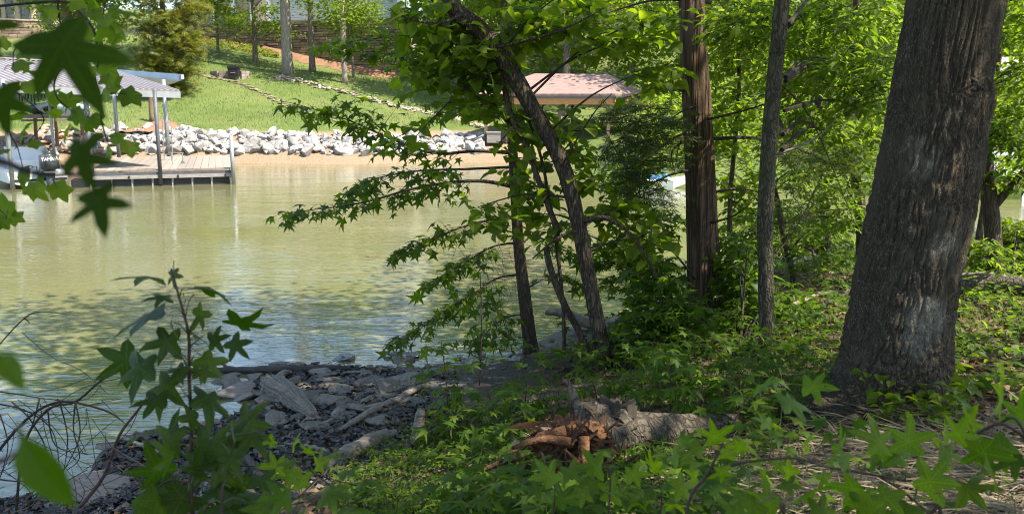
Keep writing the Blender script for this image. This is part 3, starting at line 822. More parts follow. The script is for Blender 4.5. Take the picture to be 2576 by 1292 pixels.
for k, p in enumerate(pp_):
    for j in (-1, 1):
        q = p + np.array([j * .18 + rng.normal(0, .05), rng.normal(0, .12), 0]); q[2] = fz(q[0], q[1]) + .02
        stp.inst('stepping_stone', random.choice(SM), rock_m4(q - stp.base, (rng.uniform(.16, .26), rng.uniform(.14, .2), .10), rot_z(rng.random() * 6)))
DM = [rock_mesh('rock', .6, 'step', 9, 170 + k) for k in range(4)]
drn = Thing('stone_drain', 'narrow rock lined drain running down the lawn beside the tree shadows', 'drain', H(900, 245))
dp = smooth_pts([H(u, v) for u, v in [(690, 194), (730, 200), (780, 212), (850, 228), (930, 250), (1000, 268), (1080, 285), (1150, 300), (1210, 318)]], 10)
for k, p in enumerate(dp):
    for j in range(3):
        q = p + np.array([rng.normal(0, .22), rng.normal(0, .22), 0]); q[2] = fz(q[0], q[1]) + .03
        drn.inst('rock', random.choice(DM), rock_m4(q - drn.base, (rng.uniform(.10, .24),) * 2 + (rng.uniform(.08, .16),), rot_any(.3)))
for k, (u, v, tx) in enumerate([(742, 271, 'upper of the two'), (708, 263, 'left of the path near its middle'), (826, 308, 'lowest one')]):
    p = H(u, v); q = MB(); q.tube([p, p + [0, 0, .22]], .03, 6); q.tube([p + [0, 0, .2], p + [0, 0, .30]], [.08, .05], 8)
    single('path_light', q, 'black', 'small black path light by the stepping stones, ' + tx, 'path light', 'path lights on the lawn')

# ---- boat shelter dock on the left
dkR = Zp(583, 462, 0); dkL = Zp(222, 472, 0)
dock = Thing('boat_dock', 'floating dock with grey steel posts and a ribbed taupe metal roof at the left', 'dock', dkR)
dd = dkR - dkL; DL = np.linalg.norm(dd); dd /= DL; dn = np.array([-dd[1], dd[0], 0])      # dn points away from us
Md = np.stack([dd, dn, [0, 0, 1]], 1)
ez = np.array([0, 0, 1.0])
for k in range(int(DL / .26)):       # deck planks, walkway in front and finger at the right
    x = DL - .13 - k * .26
    deep = 7.5
    q = MB(); q.box(dkL + dd * x + dn * deep / 2 + ez * .56, (.245, deep, .045), Md); dock.part('plank', q, 'deck_wood')
for zz, hh, mt in ((.44, .10, 'dark_steel'), (.325, .12, 'frame_wood')):
    q = MB(); q.box(dkL + dd * DL / 2 + dn * (.03 if zz > .4 else 0) + ez * zz, (DL, .08, hh), Md); dock.part('edge_beam', q, mt)
q = MB(); q.box(dkR + dn * 3.7 + ez * .40, (.08, 7.4, .2), Md); dock.part('edge_beam', q, 'frame_wood')
for k in range(8):
    x = DL - .35 - k * .66; q = MB(); q.box(dkL + dd * x + dn * .45 + ez * .10, (.58, .8, .34), Md); dock.part('float', q, 'black')
    q = MB(); q.box(dkL + dd * (x + .33) + dn * .06 + ez * .10, (.05, .06, .32), Md); dock.part('float_strap', q, 'frame_wood')
for x in (.2, 1.8, 3.4):
    q = MB(); q.box(dkR - dd * x - dn * .05 + ez * .33, (.05, .03, .09), Md); dock.part('bolt', q, 'black')
def post_at(u, vb, vt, d, r, mt='alum', nm='post'):
    a = P(u, vb, d); b_ = P(u, vt, d); b_[0] = a[0]; q = MB(); q.tube([a, b_], r, 10); dock.part(nm, q, mt, True)
post_at(405, 464, 226, 31.25, .07, 'dark_steel'); post_at(231, 440, 222, 30.6, .085); post_at(141, 440, 222, 31.0, .05); post_at(33, 478, 200, 28.9, .07)
post_at(588, 466, 340, 31.9, .075, 'alum', 'piling')
# roof
Aq = P(15, 212, 28.5); Bq = P(452, 229, 32.3); Cq = P(240, 163, 39.0); Dq = Aq + (Cq - Bq)
rp_n = 26; slope = Cq - Bq; upn = np.cross(Bq - Aq, slope); upn /= np.linalg.norm(upn)
if upn[2] < 0: upn = -upn
for k in range(rp_n):
    a = Aq + (Bq - Aq) * k / rp_n; b_ = Aq + (Bq - Aq) * (k + 1) / rp_n; e = (b_ - a)
    pr = [(0, 0), (.62, 0), (.72, .045), (.90, .045), (1.0, 0)]
    V = []; 
    for (s, h) in pr:
        V += [a + e * s * .999 + upn * h, a + e * s * .999 + slope + upn * h]
    for (s, h) in pr: V += [a + e * s * .999 - upn * .02, a + e * s * .999 + slope - upn * .02]
    fc = [(2 * j, 2 * j + 2, 2 * j + 3, 2 * j + 1) for j in range(4)] + [(10, 11, 19, 18), (0, 10, 18, 8, 6, 4, 2), (1, 3, 5, 7, 9, 19, 11)]
    q = MB().poly(np.array(V), fc); dock.part('roof_panel', q, 'roof_metal')
q = MB(); q.bar(Aq - upn * .14, Bq - upn * .14, .08, .22); dock.part('fascia', q, 'alum')
q = MB(); q.bar(Bq - upn * .14, Cq - upn * .14, .08, .22); dock.part('fascia', q, 'alum')
# far slope of the gable
E1 = Cq + np.array([slope[0], slope[1], -slope[2]]) * .98; E0 = E1 + (Aq - Bq)
q = MB(); q.poly(np.array([Cq + upn * .02, Dq + upn * .02, E0, E1, Cq - ez * .06, Dq - ez * .06, E0 - ez * .06, E1 - ez * .06]), [(0, 1, 2, 3), (4, 7, 6, 5), (0, 3, 7, 4), (1, 5, 6, 2), (2, 6, 7, 3)]); dock.part('roof_back', q, 'roof_metal')
q = MB(); q.bar(Cq + upn * .06, Dq + upn * .06, .3, .05); dock.part('ridge_cap', q, 'roof_metal')
# second roof behind
sh = Thing('back_boat_shelter', 'second shelter with a pale blue metal roof edge behind the ribbed roof', 'shelter', P(425, 402, 38.5))
r0 = P(283, 174, 42); r1 = P(457, 187, 38)
q = MB(); sd = r1 - r0; sb = norm(np.array([-.62, .78, 0]))
Vs = [r0, r1, r1 + sb * 5.2 - ez * .5, r0 + sb * 5.2 - ez * .5]; Vs += [p - ez * .24 for p in Vs]
q.poly(np.array(Vs), [(0, 1, 2, 3), (4, 7, 6, 5), (0, 4, 5, 1), (1, 5, 6, 2), (2, 6, 7, 3), (3, 7, 4, 0)]); sh.part('roof', q, 'roof_blue')
q = MB(); q.bar(r1 - ez * .1 + (r1 - r0) / np.linalg.norm(r1 - r0) * .06, r1 + sb * 5.2 - ez * .6 + (r1 - r0) / np.linalg.norm(r1 - r0) * .06, .12, .2); sh.part('gutter', q, 'alum')
for (u, d) in ((425, 38.6), (300, 41.6)):
    a = P(u, 405, d); a[2] = max(fz(a[0], a[1]), 0.2); b_ = np.array([a[0], a[1], r1[2] - .2]); q = MB(); q.tube([a, b_], .085, 10); sh.part('post', q, 'alum', True)
# ladders
lp = P(424, 404, 36.0); ldr = Thing('aluminium_ladder', 'tall thin aluminium ladder standing at the back of the dock', 'ladder', lp)
for s in (-.17, .17):
    q = MB(); q.tube([lp + [s, 0, 0], lp + [s, .1, 1.75]], .018, 6); ldr.part('rail', q, 'alum')
for k in range(5):
    q = MB(); q.tube([lp + [-.17, .02 * k, .25 + .32 * k], lp + [.17, .02 * k, .25 + .32 * k]], .014, 5); ldr.part('rung', q, 'alum')
lp = P(447, 414, 34.0); ldr = Thing('swim_ladder', 'bent tubular swim ladder on the dock deck', 'ladder', lp)
q = MB(); q.tube(smooth_pts([lp + [-.2, 0, .45], lp + [-.2, 0, .12], lp + [-.05, 0, .0], lp + [.1, 0, .02], lp + [.2, 0, .2], lp + [.2, 0, .45]], 4), .022, 6); ldr.part('rail', q, 'alum')
q = MB(); q.tube([lp + [-.34, .02, .46], lp + [.24, .02, .44]], .018, 6); ldr.part('rung', q, 'alum')
q = MB(); q.poly(np.array([lp + [.18, 0, .2], lp + [.36, 0, 0], lp + [.1, .0, 0], lp + [.18, .04, .2], lp + [.36, .04, 0], lp + [.1, .04, 0]]), [(0, 1, 2), (3, 5, 4), (0, 3, 4, 1), (1, 4, 5, 2), (2, 5, 3, 0)]); ldr.part('foot', q, 'alum')

# motor boat, stern towards us
bp = Zp(100, 474, 0)
boat = Thing('motor_boat', 'white motor boat with a grey outboard moored under the dock roof', 'boat', bp)
bdir = norm(np.array([-.62, .78, 0])); bs = np.array([bdir[1], -bdir[0], 0])
def bpt(f, s, z): return bp + bdir * f + bs * s + ez * z
secs = []
for f, w, kz, gz_ in ((0, .95, .02, .62), (.2, 1.0, -.05, .66), (2.5, 1.05, -.1, .72), (4.2, .8, -.05, .82), (5.4, .05, .3, .98)):
    secs.append([bpt(f, -w, gz_), bpt(f, -w * .92, .22), bpt(f, 0, kz), bpt(f, w * .92, .22), bpt(f, w, gz_), bpt(f, w * .86, gz_ + .01), bpt(f, w * .8, .38), bpt(f, -w * .8, .38), bpt(f, -w * .86, gz_ + .01)])
Vb = np.array(secs).reshape(-1, 3); fc = []
for k in range(4):
    for j in range(9): fc.append((k * 9 + j, k * 9 + (j + 1) % 9, k * 9 + 9 + (j + 1) % 9, k * 9 + 9 + j))
fc.append((0, 8, 7, 6, 5, 4, 3, 2, 1)); q = MB().poly(Vb, fc); boat.part('hull', q, 'white_gel')
q = MB(); q.box(bpt(1.9, 0, .95), (1.2, .9, .8), np.stack([bs, bdir, ez], 1)); boat.part('console', q, 'white_gel')
q = MB(); q.box(bpt(.75, 0, .75), (1.5, .5, .4), np.stack([bs, bdir, ez], 1)); boat.part('seat', q, 'white_gel')
q = MB(); q.box(bpt(.1, 0, .3), (1.75, .26, .08), np.stack([bs, bdir, ez], 1)); boat.part('rub_strip', q, 'black')
# outboard
ob = bpt(-.32, .30, 0); Mo = np.stack([bs, bdir, ez], 1)
def cowl():
    bm = bmesh.new(); bmesh.ops.create_cube(bm, size=1.0)
    for v in bm.verts:
        v.co.x *= .66; v.co.y *= .76; v.co.z *= .74
        if v.co.z > 0: v.co.x *= .82; v.co.y *= .86; v.co.z *= .95
        else: v.co.x *= .85; v.co.y *= .8
    bmesh.ops.bevel(bm, geom=bm.edges[:], offset=.13, segments=4, affect='EDGES')
    bmesh.ops.triangulate(bm, faces=bm.faces[:])
    V = np.array([v.co[:] for v in bm.verts]); bm.verts.index_update(); T = [[v.index for v in f.verts] for f in bm.faces]; bm.free(); return V, T
V, T = cowl(); oc = ob + ez * .92; mo = boat.part('outboard_motor', MB().add(V @ Mo.T + oc, T), 'cowl', True)
q = MB(); q.add(*tube([ob + ez * .62, ob + ez * .2, ob - ez * .35], [.17, .13, .08], 10)); boat.part('leg', q, 'cowl', True, parent=mo)
q = MB(); q.box(ob + ez * .58, (.40, .48, .06), Mo); boat.part('cowl_band', q, 'alum', parent=mo)
q = MB(); q.box(ob + bdir * .25 + ez * .5, (.3, .3, .3), Mo); boat.part('bracket', q, 'black', parent=mo)
txt = bpy.data.curves.new('lettering', 'FONT'); txt.body = 'YAMAHA'; txt.size = .15; txt.align_x = 'CENTER'; txt.extrude = .003
to = bpy.data.objects.new('lettering_src', txt); COL.objects.link(to); dg = bpy.context.evaluated_depsgraph_get()
me = bpy.data.meshes.new_from_object(to.evaluated_get(dg)); bpy.data.objects.remove(to); me.name = 'lettering'
me.materials.append(MAT['trim'])
lo = bpy.data.objects.new('lettering', me); COL.objects.link(lo); lo.parent = mo
Mt = np.stack([bs, ez, -bdir], 1); M4 = mat4(Mt, oc - bdir * .36 + ez * .05 - boat.base, 1.0); lo.matrix_basis = M4

fr = P(80, 232, 31.5); rods = Thing('hanging_rods', 'row of dark rods and straps hanging under the metal roof', 'rods', fr)
for k in range(9):
    a = P(46 + k * 8 + rng.uniform(-2, 2), 226, 31.5); q = MB(); q.tube([a, a - ez * rng.uniform(.25, .55)], rng.uniform(.012, .03), 6); rods.part('rod', q, 'black')
# kayaks on a rack
def kayak(u0, u1, v, d, mt, label, up=1):
    a = P(u0, v, d); b_ = P(u1, v + 4, d + .4); L = np.linalg.norm(b_ - a); x = (b_ - a) / L; yv = norm(np.array([0, -.45, .9])); yv = norm(yv - x * np.dot(x, yv)); nz = np.cross(x, yv)
    if nz[1] > 0: nz = -nz
    th = Thing('kayak', label, 'kayak', (a + b_) / 2 - ez * .4, 'kayaks on the shore rack')
    pts = []; R_ = []; n = 15
    q = MB(); V = []
    for i in range(n):
        s = i / (n - 1); w = .40 * math.sin(math.pi * min(max(s, .02), .98)) ** .62; c = a + x * L * s
        for k in range(12):
            an = k / 12 * 2 * math.pi; V.append(c + yv * w * math.cos(an) + nz * w * .5 * math.sin(an) + yv * .06 * (2 * s - 1) ** 2)
    T = []
    for i in range(n - 1):
        for k in range(12):
            A_ = i * 12 + k; B2 = i * 12 + (k + 1) % 12; T += [(A_, B2, B2 + 12), (A_, B2 + 12, A_ + 12)]
    th.part('hull', MB().add(V, T), mt, True)
    for s, rr in ((.30, .26), (.78, .2)):
        c = a + x * L * s + nz * .17; q = MB(); V = [c + nz * .03] + [c + x * rr * 1.3 * math.cos(k / 16 * 6.283) + yv * rr * .8 * math.sin(k / 16 * 6.283) for k in range(16)]
        V += [p - nz * .1 for p in V[1:]]
        q.add(V, [(0, 1 + k, 1 + (k + 1) % 16) for k in range(16)] + [(1 + k, 17 + k, 17 + (k + 1) % 16) for k in range(16)] + [(1 + k, 17 + (k + 1) % 16, 1 + (k + 1) % 16) for k in range(16)]); th.part('cockpit', q, 'black', True)
kayak(88, 228, 272, 42.5, 'kayak_white', 'white and blue kayak lying on its side under the metal roof')
kayak(62, 190, 276, 43.6, 'blue', 'blue kayak behind the white one under the metal roof')
rk = P(140, 330, 43.2); rack = Thing('kayak_rack', 'weathered timber rack holding the kayaks on the bank', 'rack', rk)
for u in (88, 140, 205):
    a = P(u, 330, 43.2); a[2] = fz(a[0], a[1]) - .1; b_ = P(u, 292, 43.2); q = MB(); q.bar(a, b_, .12); rack.part('post', q, 'post_wood')
q = MB(); q.bar(P(50, 293, 43.0), P(235, 291, 43.0), .12, .2); rack.part('beam', q, 'frame_wood')
q = MB(); q.bar(P(60, 303, 43.9), P(235, 301, 43.9), .5, .1); rack.part('beam', q, 'frame_wood')
stones2 = Thing('bank_steps', 'brown timber and stone steps beside the riprap behind the dock', 'steps', H(180, 345))
TM = [rock_mesh('stone', .5, 'rip_clay', 9, 130 + k) for k in range(4)]
for k in range(46):
    u = rng.uniform(20, 262); v = rng.uniform(318, 388); p = H(u, v)
    stones2.inst('stone', random.choice(TM), rock_m4(p + [0, 0, .08] - stones2.base, (rng.uniform(.25, .6), rng.uniform(.2, .4), rng.uniform(.15, .3)), rot_any(.2)))
# leaning brown post on the lawn edge with soil heap
a = H(382, 306); q = MB(); q.tube(smooth_pts([a - ez * .1, a + [.02, 0, 1.2], P(387, 232, a[1])], 3), [.12, .11, .11, .10, .10, .09, .09], 9, .1)
single('timber_post', q, 'post_wood', 'rough brown timber post standing at the lawn edge behind the dock', 'post', smooth=True)
sh_ = H(408, 316); q = MB(); V, T = grid(lambda x, y: fz(sh_[0], sh_[1]) - .25 + .55 * np.exp(-((x - sh_[0]) / 1.1) ** 2 - ((y - sh_[1]) / .8) ** 2) + .06 * fbm2(x, y, 7), np.linspace(sh_[0] - 2, sh_[0] + 2, 24), np.linspace(sh_[1] - 1.5, sh_[1] + 1.5, 20)); q.add(V, T)
single('clay_heap', q, 'clay', 'small heap of orange clay at the lawn edge above the riprap', 'soil heap', smooth=True)

# ---- shingled pavilion dock on the right
FL = P(1200, 234, 45.5); FR = P(1548, 238, 44.0); BR = P(1645, 236, 50.0); BL = FL + (BR - FR); R0 = P(1345, 185, 48.2); R1 = P(1530, 187, 47.4)
zE = (FL[2] + FR[2]) / 2
for q_ in (FL, FR, BR, BL): q_[2] = zE
pav = Thing('dock_pavilion', 'timber boat pavilion with brown shingle hip roof seen through the leaves', 'pavilion', np.array([FL[0], FL[1], 0]))
def roof_poly(ptsl, nm):
    V = [np.array(p) for p in ptsl] + [np.array(p) - ez * .12 for p in ptsl]; n = len(ptsl)
    q = MB().poly(np.array(V), [tuple(range(n)), tuple(range(2 * n - 1, n - 1, -1))] + [(k, k + n, (k + 1) % n + n, (k + 1) % n) for k in range(n)]); return pav.part(nm, q, 'shingle')
roof_poly([FL, FR, R1, R0], 'roof_slope'); roof_poly([FR, BR, R1], 'roof_slope'); roof_poly([BR, BL, R0, R1], 'roof_slope'); roof_poly([BL, FL, R0], 'roof_slope')
ins = lambda p, f: p + (np.array([(FL + BR)[0] / 2, (FL + BR)[1] / 2, p[2]]) - p) * f
for a, b_ in ((FL, FR), (FR, BR), (BR, BL), (BL, FL)):
    q = MB(); q.bar(a - ez * .15 + 0, b_ - ez * .15, .06, .10); pav.part('gutter', q, 'dark_steel')
    q = MB(); q.bar(ins(a, .04) - ez * .36, ins(b_, .04) - ez * .36, .2, .34); pav.part('beam', q, 'cedar_wood')
for (a, b_, ts) in ((FL, FR, (0.03, .2, .6, .97)), (BL, BR, (.03, .35, .65, .97))):
    for s in ts:
        p = ins(a + (b_ - a) * s, .05); q = MB(); q.bar(np.array([p[0], p[1], -.6]), np.array([p[0], p[1], zE - .2]), .16); pav.part('post', q, 'post_wood')
        q = MB(); q.bar(np.array([p[0], p[1], zE - 1.1]), np.array([p[0] + .55, p[1], zE - .5]), .1); pav.part('brace', q, 'post_wood')
pd0 = P(1030, 358, 46.5); pd1 = P(1570, 366, 44.0); dv = pd1 - pd0; dv[2] = 0; DLp = np.linalg.norm(dv); dv /= DLp; dnv = np.array([-dv[1], dv[0], 0]); Mv = np.stack([dv, dnv, ez], 1)
for k in range(int(DLp / .3)):
    q = MB(); q.box(np.array([pd0[0], pd0[1], .78]) + dv * (k * .3 + .15) + dnv * 1.2, (.285, 2.4, .05), Mv); pav.part('plank', q, 'deck_wood')
q = MB(); q.box(np.array([pd0[0], pd0[1], .66]) + dv * DLp / 2, (DLp, .1, .2), Mv); pav.part('edge_beam', q, 'post_wood')
for k in range(7):
    q = MB(); q.bar(np.array([pd0[0], pd0[1], -.6]) + dv * (DLp * (k + .3) / 7) + dnv * .2, np.array([pd0[0], pd0[1], .7]) + dv * (DLp * (k + .3) / 7) + dnv * .2, .16); pav.part('pile', q, 'post_wood')
bx = P(1242, 346, 45.2); q = MB(); q.box(bx, (.68, .5, .5)); q.box(bx + ez * .27, (.74, .56, .06))
single('dock_box', q, 'frame_wood', 'grey storage box on the pavilion dock', 'box')
# small pale boat further right
jb = Zp(1668, 472, 0); ski = Thing('small_white_boat', 'small pale blue and white boat moored right of the pavilion', 'boat', jb)
secs = []
for f, w, z0, z1 in ((-.8, .3, .03, .22), (-.4, .36, 0, .25), (.3, .34, .0, .28), (.85, .05, .18, .36)):
    secs.append([jb + [f, -w, z1], jb + [f, -w * .8, z0], jb + [f, w * .8, z0], jb + [f, w, z1], jb + [f, w * .4, z1 + .06], jb + [f, -w * .4, z1 + .06]])
Vb = np.array(secs).reshape(-1, 3); fc = [(k * 6 + j, k * 6 + (j + 1) % 6, k * 6 + 6 + (j + 1) % 6, k * 6 + 6 + j) for k in range(3) for j in range(6)] + [(5, 4, 3, 2, 1, 0)]
ski.part('hull', MB().poly(Vb, fc), 'white_gel')
q = MB(); q.box(jb + [-.35, 0, .36], (.55, .26, .14)); ski.part('seat', q, 'blue'); q = MB(); q.tube([jb + [.15, 0, .28], jb + [.05, 0, .52]], [.10, .04], 8); q.tube([jb + [.05, -.25, .52], jb + [.05, .25, .52]], .02, 6); ski.part('handlebar', q, 'blue')
# railing dock at the far right
rb = Zp(2440, 575, 0) ; rb = P(2430, 520, 27.0); rb[2] = 0
rd = Thing('railed_dock', 'white railed dock glimpsed past the big trunk at the right edge', 'dock', rb)
q = MB(); q.box(rb + [4, .8, .45], (9, 2.2, .14)); rd.part('deck', q, 'deck_wood')
for k in range(10):
    q = MB(); q.bar(rb + [-.4 + k * 1.0, -.2, -.5], rb + [-.4 + k * 1.0, -.2, 1.45], .09); rd.part('post', q, 'trim')
for zz in (.8, 1.4):
    q = MB(); q.bar(rb + [-.5, -.2, zz], rb + [8.6, -.2, zz], .07, .09); rd.part('rail', q, 'trim')
for k in range(40):
    q = MB(); q.box(rb + [-.4 + k * .225, -.2, 1.1], (.03, .03, .58)); rd.part('baluster', q, 'trim')
for x in (.2, 4.2, 8.2):
    q = MB(); q.bar(rb + [x, 1.6, .4], rb + [x, 1.6, 3.6], .14); rd.part('post', q, 'trim')
q = MB(); q.poly(np.array([rb + [-.6, -.6, 3.5], rb + [9, -.6, 3.5], rb + [9, 3.2, 3.5], rb + [-.6, 3.2, 3.5], rb + [-.6, 1.3, 4.3], rb + [9, 1.3, 4.3]]), [(0, 1, 5, 4), (2, 3, 4, 5), (0, 4, 3), (1, 2, 5), (0, 3, 2, 1)]); rd.part('roof', q, 'roof_metal')

# ---- trees of the far bank
MAT['bark_pale'] = bark_mat('pale bark', (.34, .29, .235), (.16, .13, .105), None, 10, .2, .6, .03)
MAT['bark_far'] = bark_mat('brown bark', (.20, .16, .13), (.09, .07, .055), None, 10, .2, .6, .03)
def far_tree(name, label, base, height, tr, crown, n, leaf, mat, group=None, bark='bark_far', cat='tree', tmpl=DIAM, clusters=None, conic=0, clear=.35, csz=None, limbs=6, lean=(0, 0)):
    th = Thing(name, label, cat, base, group); base = np.asarray(base)
    lx = np.array([lean[0], lean[1], 0]); top = base + ez * height + lx
    pts = [base - ez * .2, base + ez * height * .3 + lx * .2 + [rng.normal(0, .06), 0, 0], base + ez * height * .65 + lx * .55 + [rng.normal(0, .1), 0, 0], top]
    pts, rad = smooth_pts(pts, 5, [tr * 1.25, tr, tr * .75, tr * .15]); rad[0] = tr * 1.6
    mb = MB().tube(pts, rad, 9, .05)
    th.part('trunk', mb, bark, True)
    cx, cz0, cz1 = crown          # radius, bottom, top
    if tmpl is DIAM: n = int(n * 2.6); leaf *= .62
    K = clusters or max(12, n // 60)
    h = rng.random(K)
    if conic: rr = cx * (1 - .85 * h) * (.25 + .75 * np.sqrt(rng.random(K)))
    else: rr = cx * np.sqrt(np.clip(1 - (2 * h - 1) ** 2 * .8, .1, 1)) * rng.random(K) ** .45
    az = rng.random(K) * 6.283
    tt = (cz0 + (cz1 - cz0) * h) / height
    axis = base[None] + ez * (cz0 + (cz1 - cz0) * h)[:, None] + lx * (np.clip(tt, 0, 1) ** 1.3)[:, None]
    cen = axis + np.stack([np.cos(az) * rr, np.sin(az) * rr, np.zeros(K)], 1)
    m = max(1, n // K); cs = csz or cx * .22
    off = rng.normal(0, 1, (K * m, 3)) * np.array([cs, cs, cs * (.28 if conic else .55)])
    pos = np.repeat(cen, m, 0) + off
    R = rand_frames(len(pos), .55)
    th.part('crown', MB().add(*merge(tmpl, pos, R, leaf * (.7 + .6 * rng.random(len(pos))))), mat, stuff=True)
    idx = rng.choice(K, min(limbs, K), replace=False)
    for i in idx:
        z0 = max(axis[i][2] - base[2] - rr[i] * .6, height * .15); s = base + ez * z0 + lx * (z0 / height) ** 1.3
        th.part('limb', MB().tube(smooth_pts([s, (s + cen[i]) / 2 + ez * .15 * rr[i], cen[i]], 3), np.linspace(tr * .4, tr * .08, 7), 5), bark, True)
    return th
far_tree('cedar_tree', 'tall olive green cedar beside the metal roofed boat shelter', H(425, 240), 11.5, .16, (2.1, .5, 11.2), 9000, .42, 'cedar_lawn', conic=0, tmpl=NEEDLE, csz=.40, clusters=240, limbs=24)
far_tree('young_tree', 'slim young tree on the lawn left of the conical one', H(548, 133), 5.2, .10, (1.6, 1.9, 5.2), 900, .30, 'lawn_tree', conic=1, csz=.5)
far_tree('conical_tree', 'conical layered leafy tree in front of the grey house wall', H(642, 157), 8.8, .16, (2.3, 1.9, 8.6), 1600, .32, 'lawn_tree', conic=1, csz=.55, limbs=16)
far_tree('tall_lawn_tree', 'tallest lawn tree with a thick bare pale trunk', H(724, 187), 27, .30, (5.0, 18, 27), 6000, .42, 'lawn_tree', bark='bark_pale', csz=.9, lean=(.3, 0))
far_tree('dark_lawn_tree', 'dark trunked lawn tree just right of the thick pale trunk', H(786, 180), 17, .18, (2.2, 4.4, 9), 900, .36, 'lawn_tree', csz=.7)
far_tree('grey_lawn_tree', 'slender grey trunked lawn tree nearest the rock lined drain', H(868, 209), 17, .15, (2.4, 4.0, 9), 1000, .36, 'lawn_tree', bark='bark_pale', csz=.7)
far_tree('thin_lawn_tree', 'thinnest lawn tree standing right of the slender grey trunk', H(890, 196), 7, .08, (1.8, 2.6, 7), 1100, .32, 'lawn_tree', csz=.5)
for u, v, h_, lab in ((185, 240, 13, 'dark trunked tree behind the kayaks, left of the pair'), (222, 236, 14, 'pale trunked tree behind the kayaks, right of the pair')):
    far_tree('shore_tree', lab, H(u, v), h_, .26, (4.2, 5.2, h_), 4200, .38, 'lawn_tree', bark='bark_far' if u < 200 else 'bark_pale', csz=.8)
far_tree('feathery_tree', 'light feathery tree above the metal roof left of the cedar', H(262, 190), 9, .12, (2.6, 1.6, 8.5), 2600, .26, 'woods', csz=.55)
far_tree('patio_tree', 'leafy tree on the slope below the tan house', H(170, 150), 9, .16, (2.6, 1.8, 9), 2300, .30, 'lawn_tree', csz=.6)
# shrubs on the slope below the fence
for k, (u, v, lab) in enumerate([(500, 75, 'yellow green shrub at the top of the slope by the wall end'), (560, 98, 'yellow green shrub below the iron fence'), (612, 112, 'low yellowish shrub between the young tree and the conical tree'), (850, 165, 'small green bush at the foot of the retaining wall'), (590, 22, 'orange tinged shrub behind the iron fence')]):
    p = H(u, v) if k < 4 else P(u, 40, 74.5)
    th = Thing('shrub', lab, 'shrub', p, 'shrubs on the far slope')
    n = 420; q = in_ellipsoid(n, .3) * np.array([1.3, .8, .5]) + p + ez * .3; th.part('foliage', MB().add(*merge(LEAF2, q, rand_frames(n), .22)), 'shrub', stuff=True)
    sm = MB()
    for j in range(5): sm.tube([p - ez * .1, p + np.array([rng.normal(0, .5), rng.normal(0, .3), .5])], .015, 4)
    th.part('stem', sm, 'twig')
th = None
n = 2600; uu = rng.uniform(470, 700, n); 
posl = []
for u in uu[:1500]:
    vt = np.interp(u, [470, 500, 600, 700], [85, 88, 108, 140]); vb = np.interp(u, [470, 500, 600, 700], [105, 118, 133, 148]); p = H(u, rng.uniform(vt, vb)); posl.append(p + [0, 0, rng.uniform(.05, .35)])
single('slope_groundcover', MB().add(*merge(LEAF2, np.array(posl), rand_frames(len(posl)), .22)), 'shrub', 'yellow green ground cover on the slope under the stone wall', 'ground cover', kind='stuff')
far_tree('lawn_edge_tree', 'trunk standing on the shaded lawn left of the pavilion', (-.6, 57.5, fz(-.6, 57.5)), 15, .2, (4.0, 5.5, 15), 3600, .42, 'lawn_tree', csz=.7)
far_tree('pavilion_side_tree', 'trunk on the lawn close behind the left end of the pavilion', (3.2, 55, fz(3.2, 55)), 14, .2, (3.8, 5.5, 14), 3400, .42, 'lawn_tree', csz=.7)
gx = rng.uniform(-32, 2, 90000); gy = rng.uniform(45.6, 66, 90000); keep = (gx > -.72 * gy * 0 - 34) & (gy > 45.5)
gb_ = np.stack([gx, gy, far_f(gx, gy)], 1); clump = vnoise(gx * .9, gy * .9, 7) * .5 + vnoise(gx * 3.1, gy * 3.1, 8) * .5
gb_ = gb_[(rng.random(90000) < clump * 1.1) & (gb_[:, 2] > 1.5)]
single('lawn_grass', MB().add(*merge((np.array([(-.10, 0, 0), (.10, 0, 0), (0, .35, 1.0)]), np.array([(0, 1, 2)])), gb_, np.einsum('nij->nij', np.stack([rot_z(q) for q in rng.random(len(gb_)) * 6.283])), rng.uniform(.05, .13, len(gb_)))), 'lawn_blade', 'mown lawn grass on the far bank', 'grass', kind='stuff')
# woods behind the pavilion and along the right shore
gl = 'tall leafy tree in the bright woods behind the shingled pavilion'
k = 0
for (x, y) in [(-3, 66), (0, 74), (3, 63), (5.5, 70), (8, 61), (10, 76), (12, 64), (-6, 76), (15, 58), (7, 84), (1, 86), (13, 88)]:
    z0 = fz(x, y); far_tree('woods_tree', gl, (x, y, z0), rng.uniform(13, 17), rng.uniform(.16, .26), (rng.uniform(3.0, 4.2), 2.2, 15), 3600, .42, 'woods', 'trees in the woods behind the pavilion', bark='bark_pale', csz=.75)
gl2 = 'leafy shore tree glimpsed through the foliage right of the pavilion'
for (x, y) in [(11, 47), (15, 43), (18.5, 50), (22, 42), (27, 47), (31, 44), (36, 50), (24, 58), (33, 62), (42, 56)]:
    z0 = fz(x, y); far_tree('shore_woods_tree', gl2, (x, y, z0), rng.uniform(10, 14), rng.uniform(.14, .22), (rng.uniform(3.0, 4.0), 1.0, 12), 3000, .42, 'woods', 'trees on the far right shore', csz=.75)
bx_ = rng.uniform(5.5, 34, 900); by_ = rng.uniform(33.5, 41, 900); bz_ = far_f(bx_, by_); kk = bz_ > .05
bc_ = np.stack([bx_, by_, bz_], 1)[kk]; bc_[:, 2] += rng.random(len(bc_)) ** 1.5 * 3.0; bp_ = np.repeat(bc_, 22, 0) + rng.normal(0, 1, (len(bc_) * 22, 3)) * np.array([.45, .45, .28])
single('shore_brush', MB().add(*merge(DIAM, bp_, rand_frames(len(bp_), .55), .2 * rng.uniform(.6, 1.4, len(bp_)))), 'woods', 'leafy brush lining the far shore right of the pavilion', 'brush', kind='stuff')
gl3 = 'tall tree standing behind the houses on the hill'
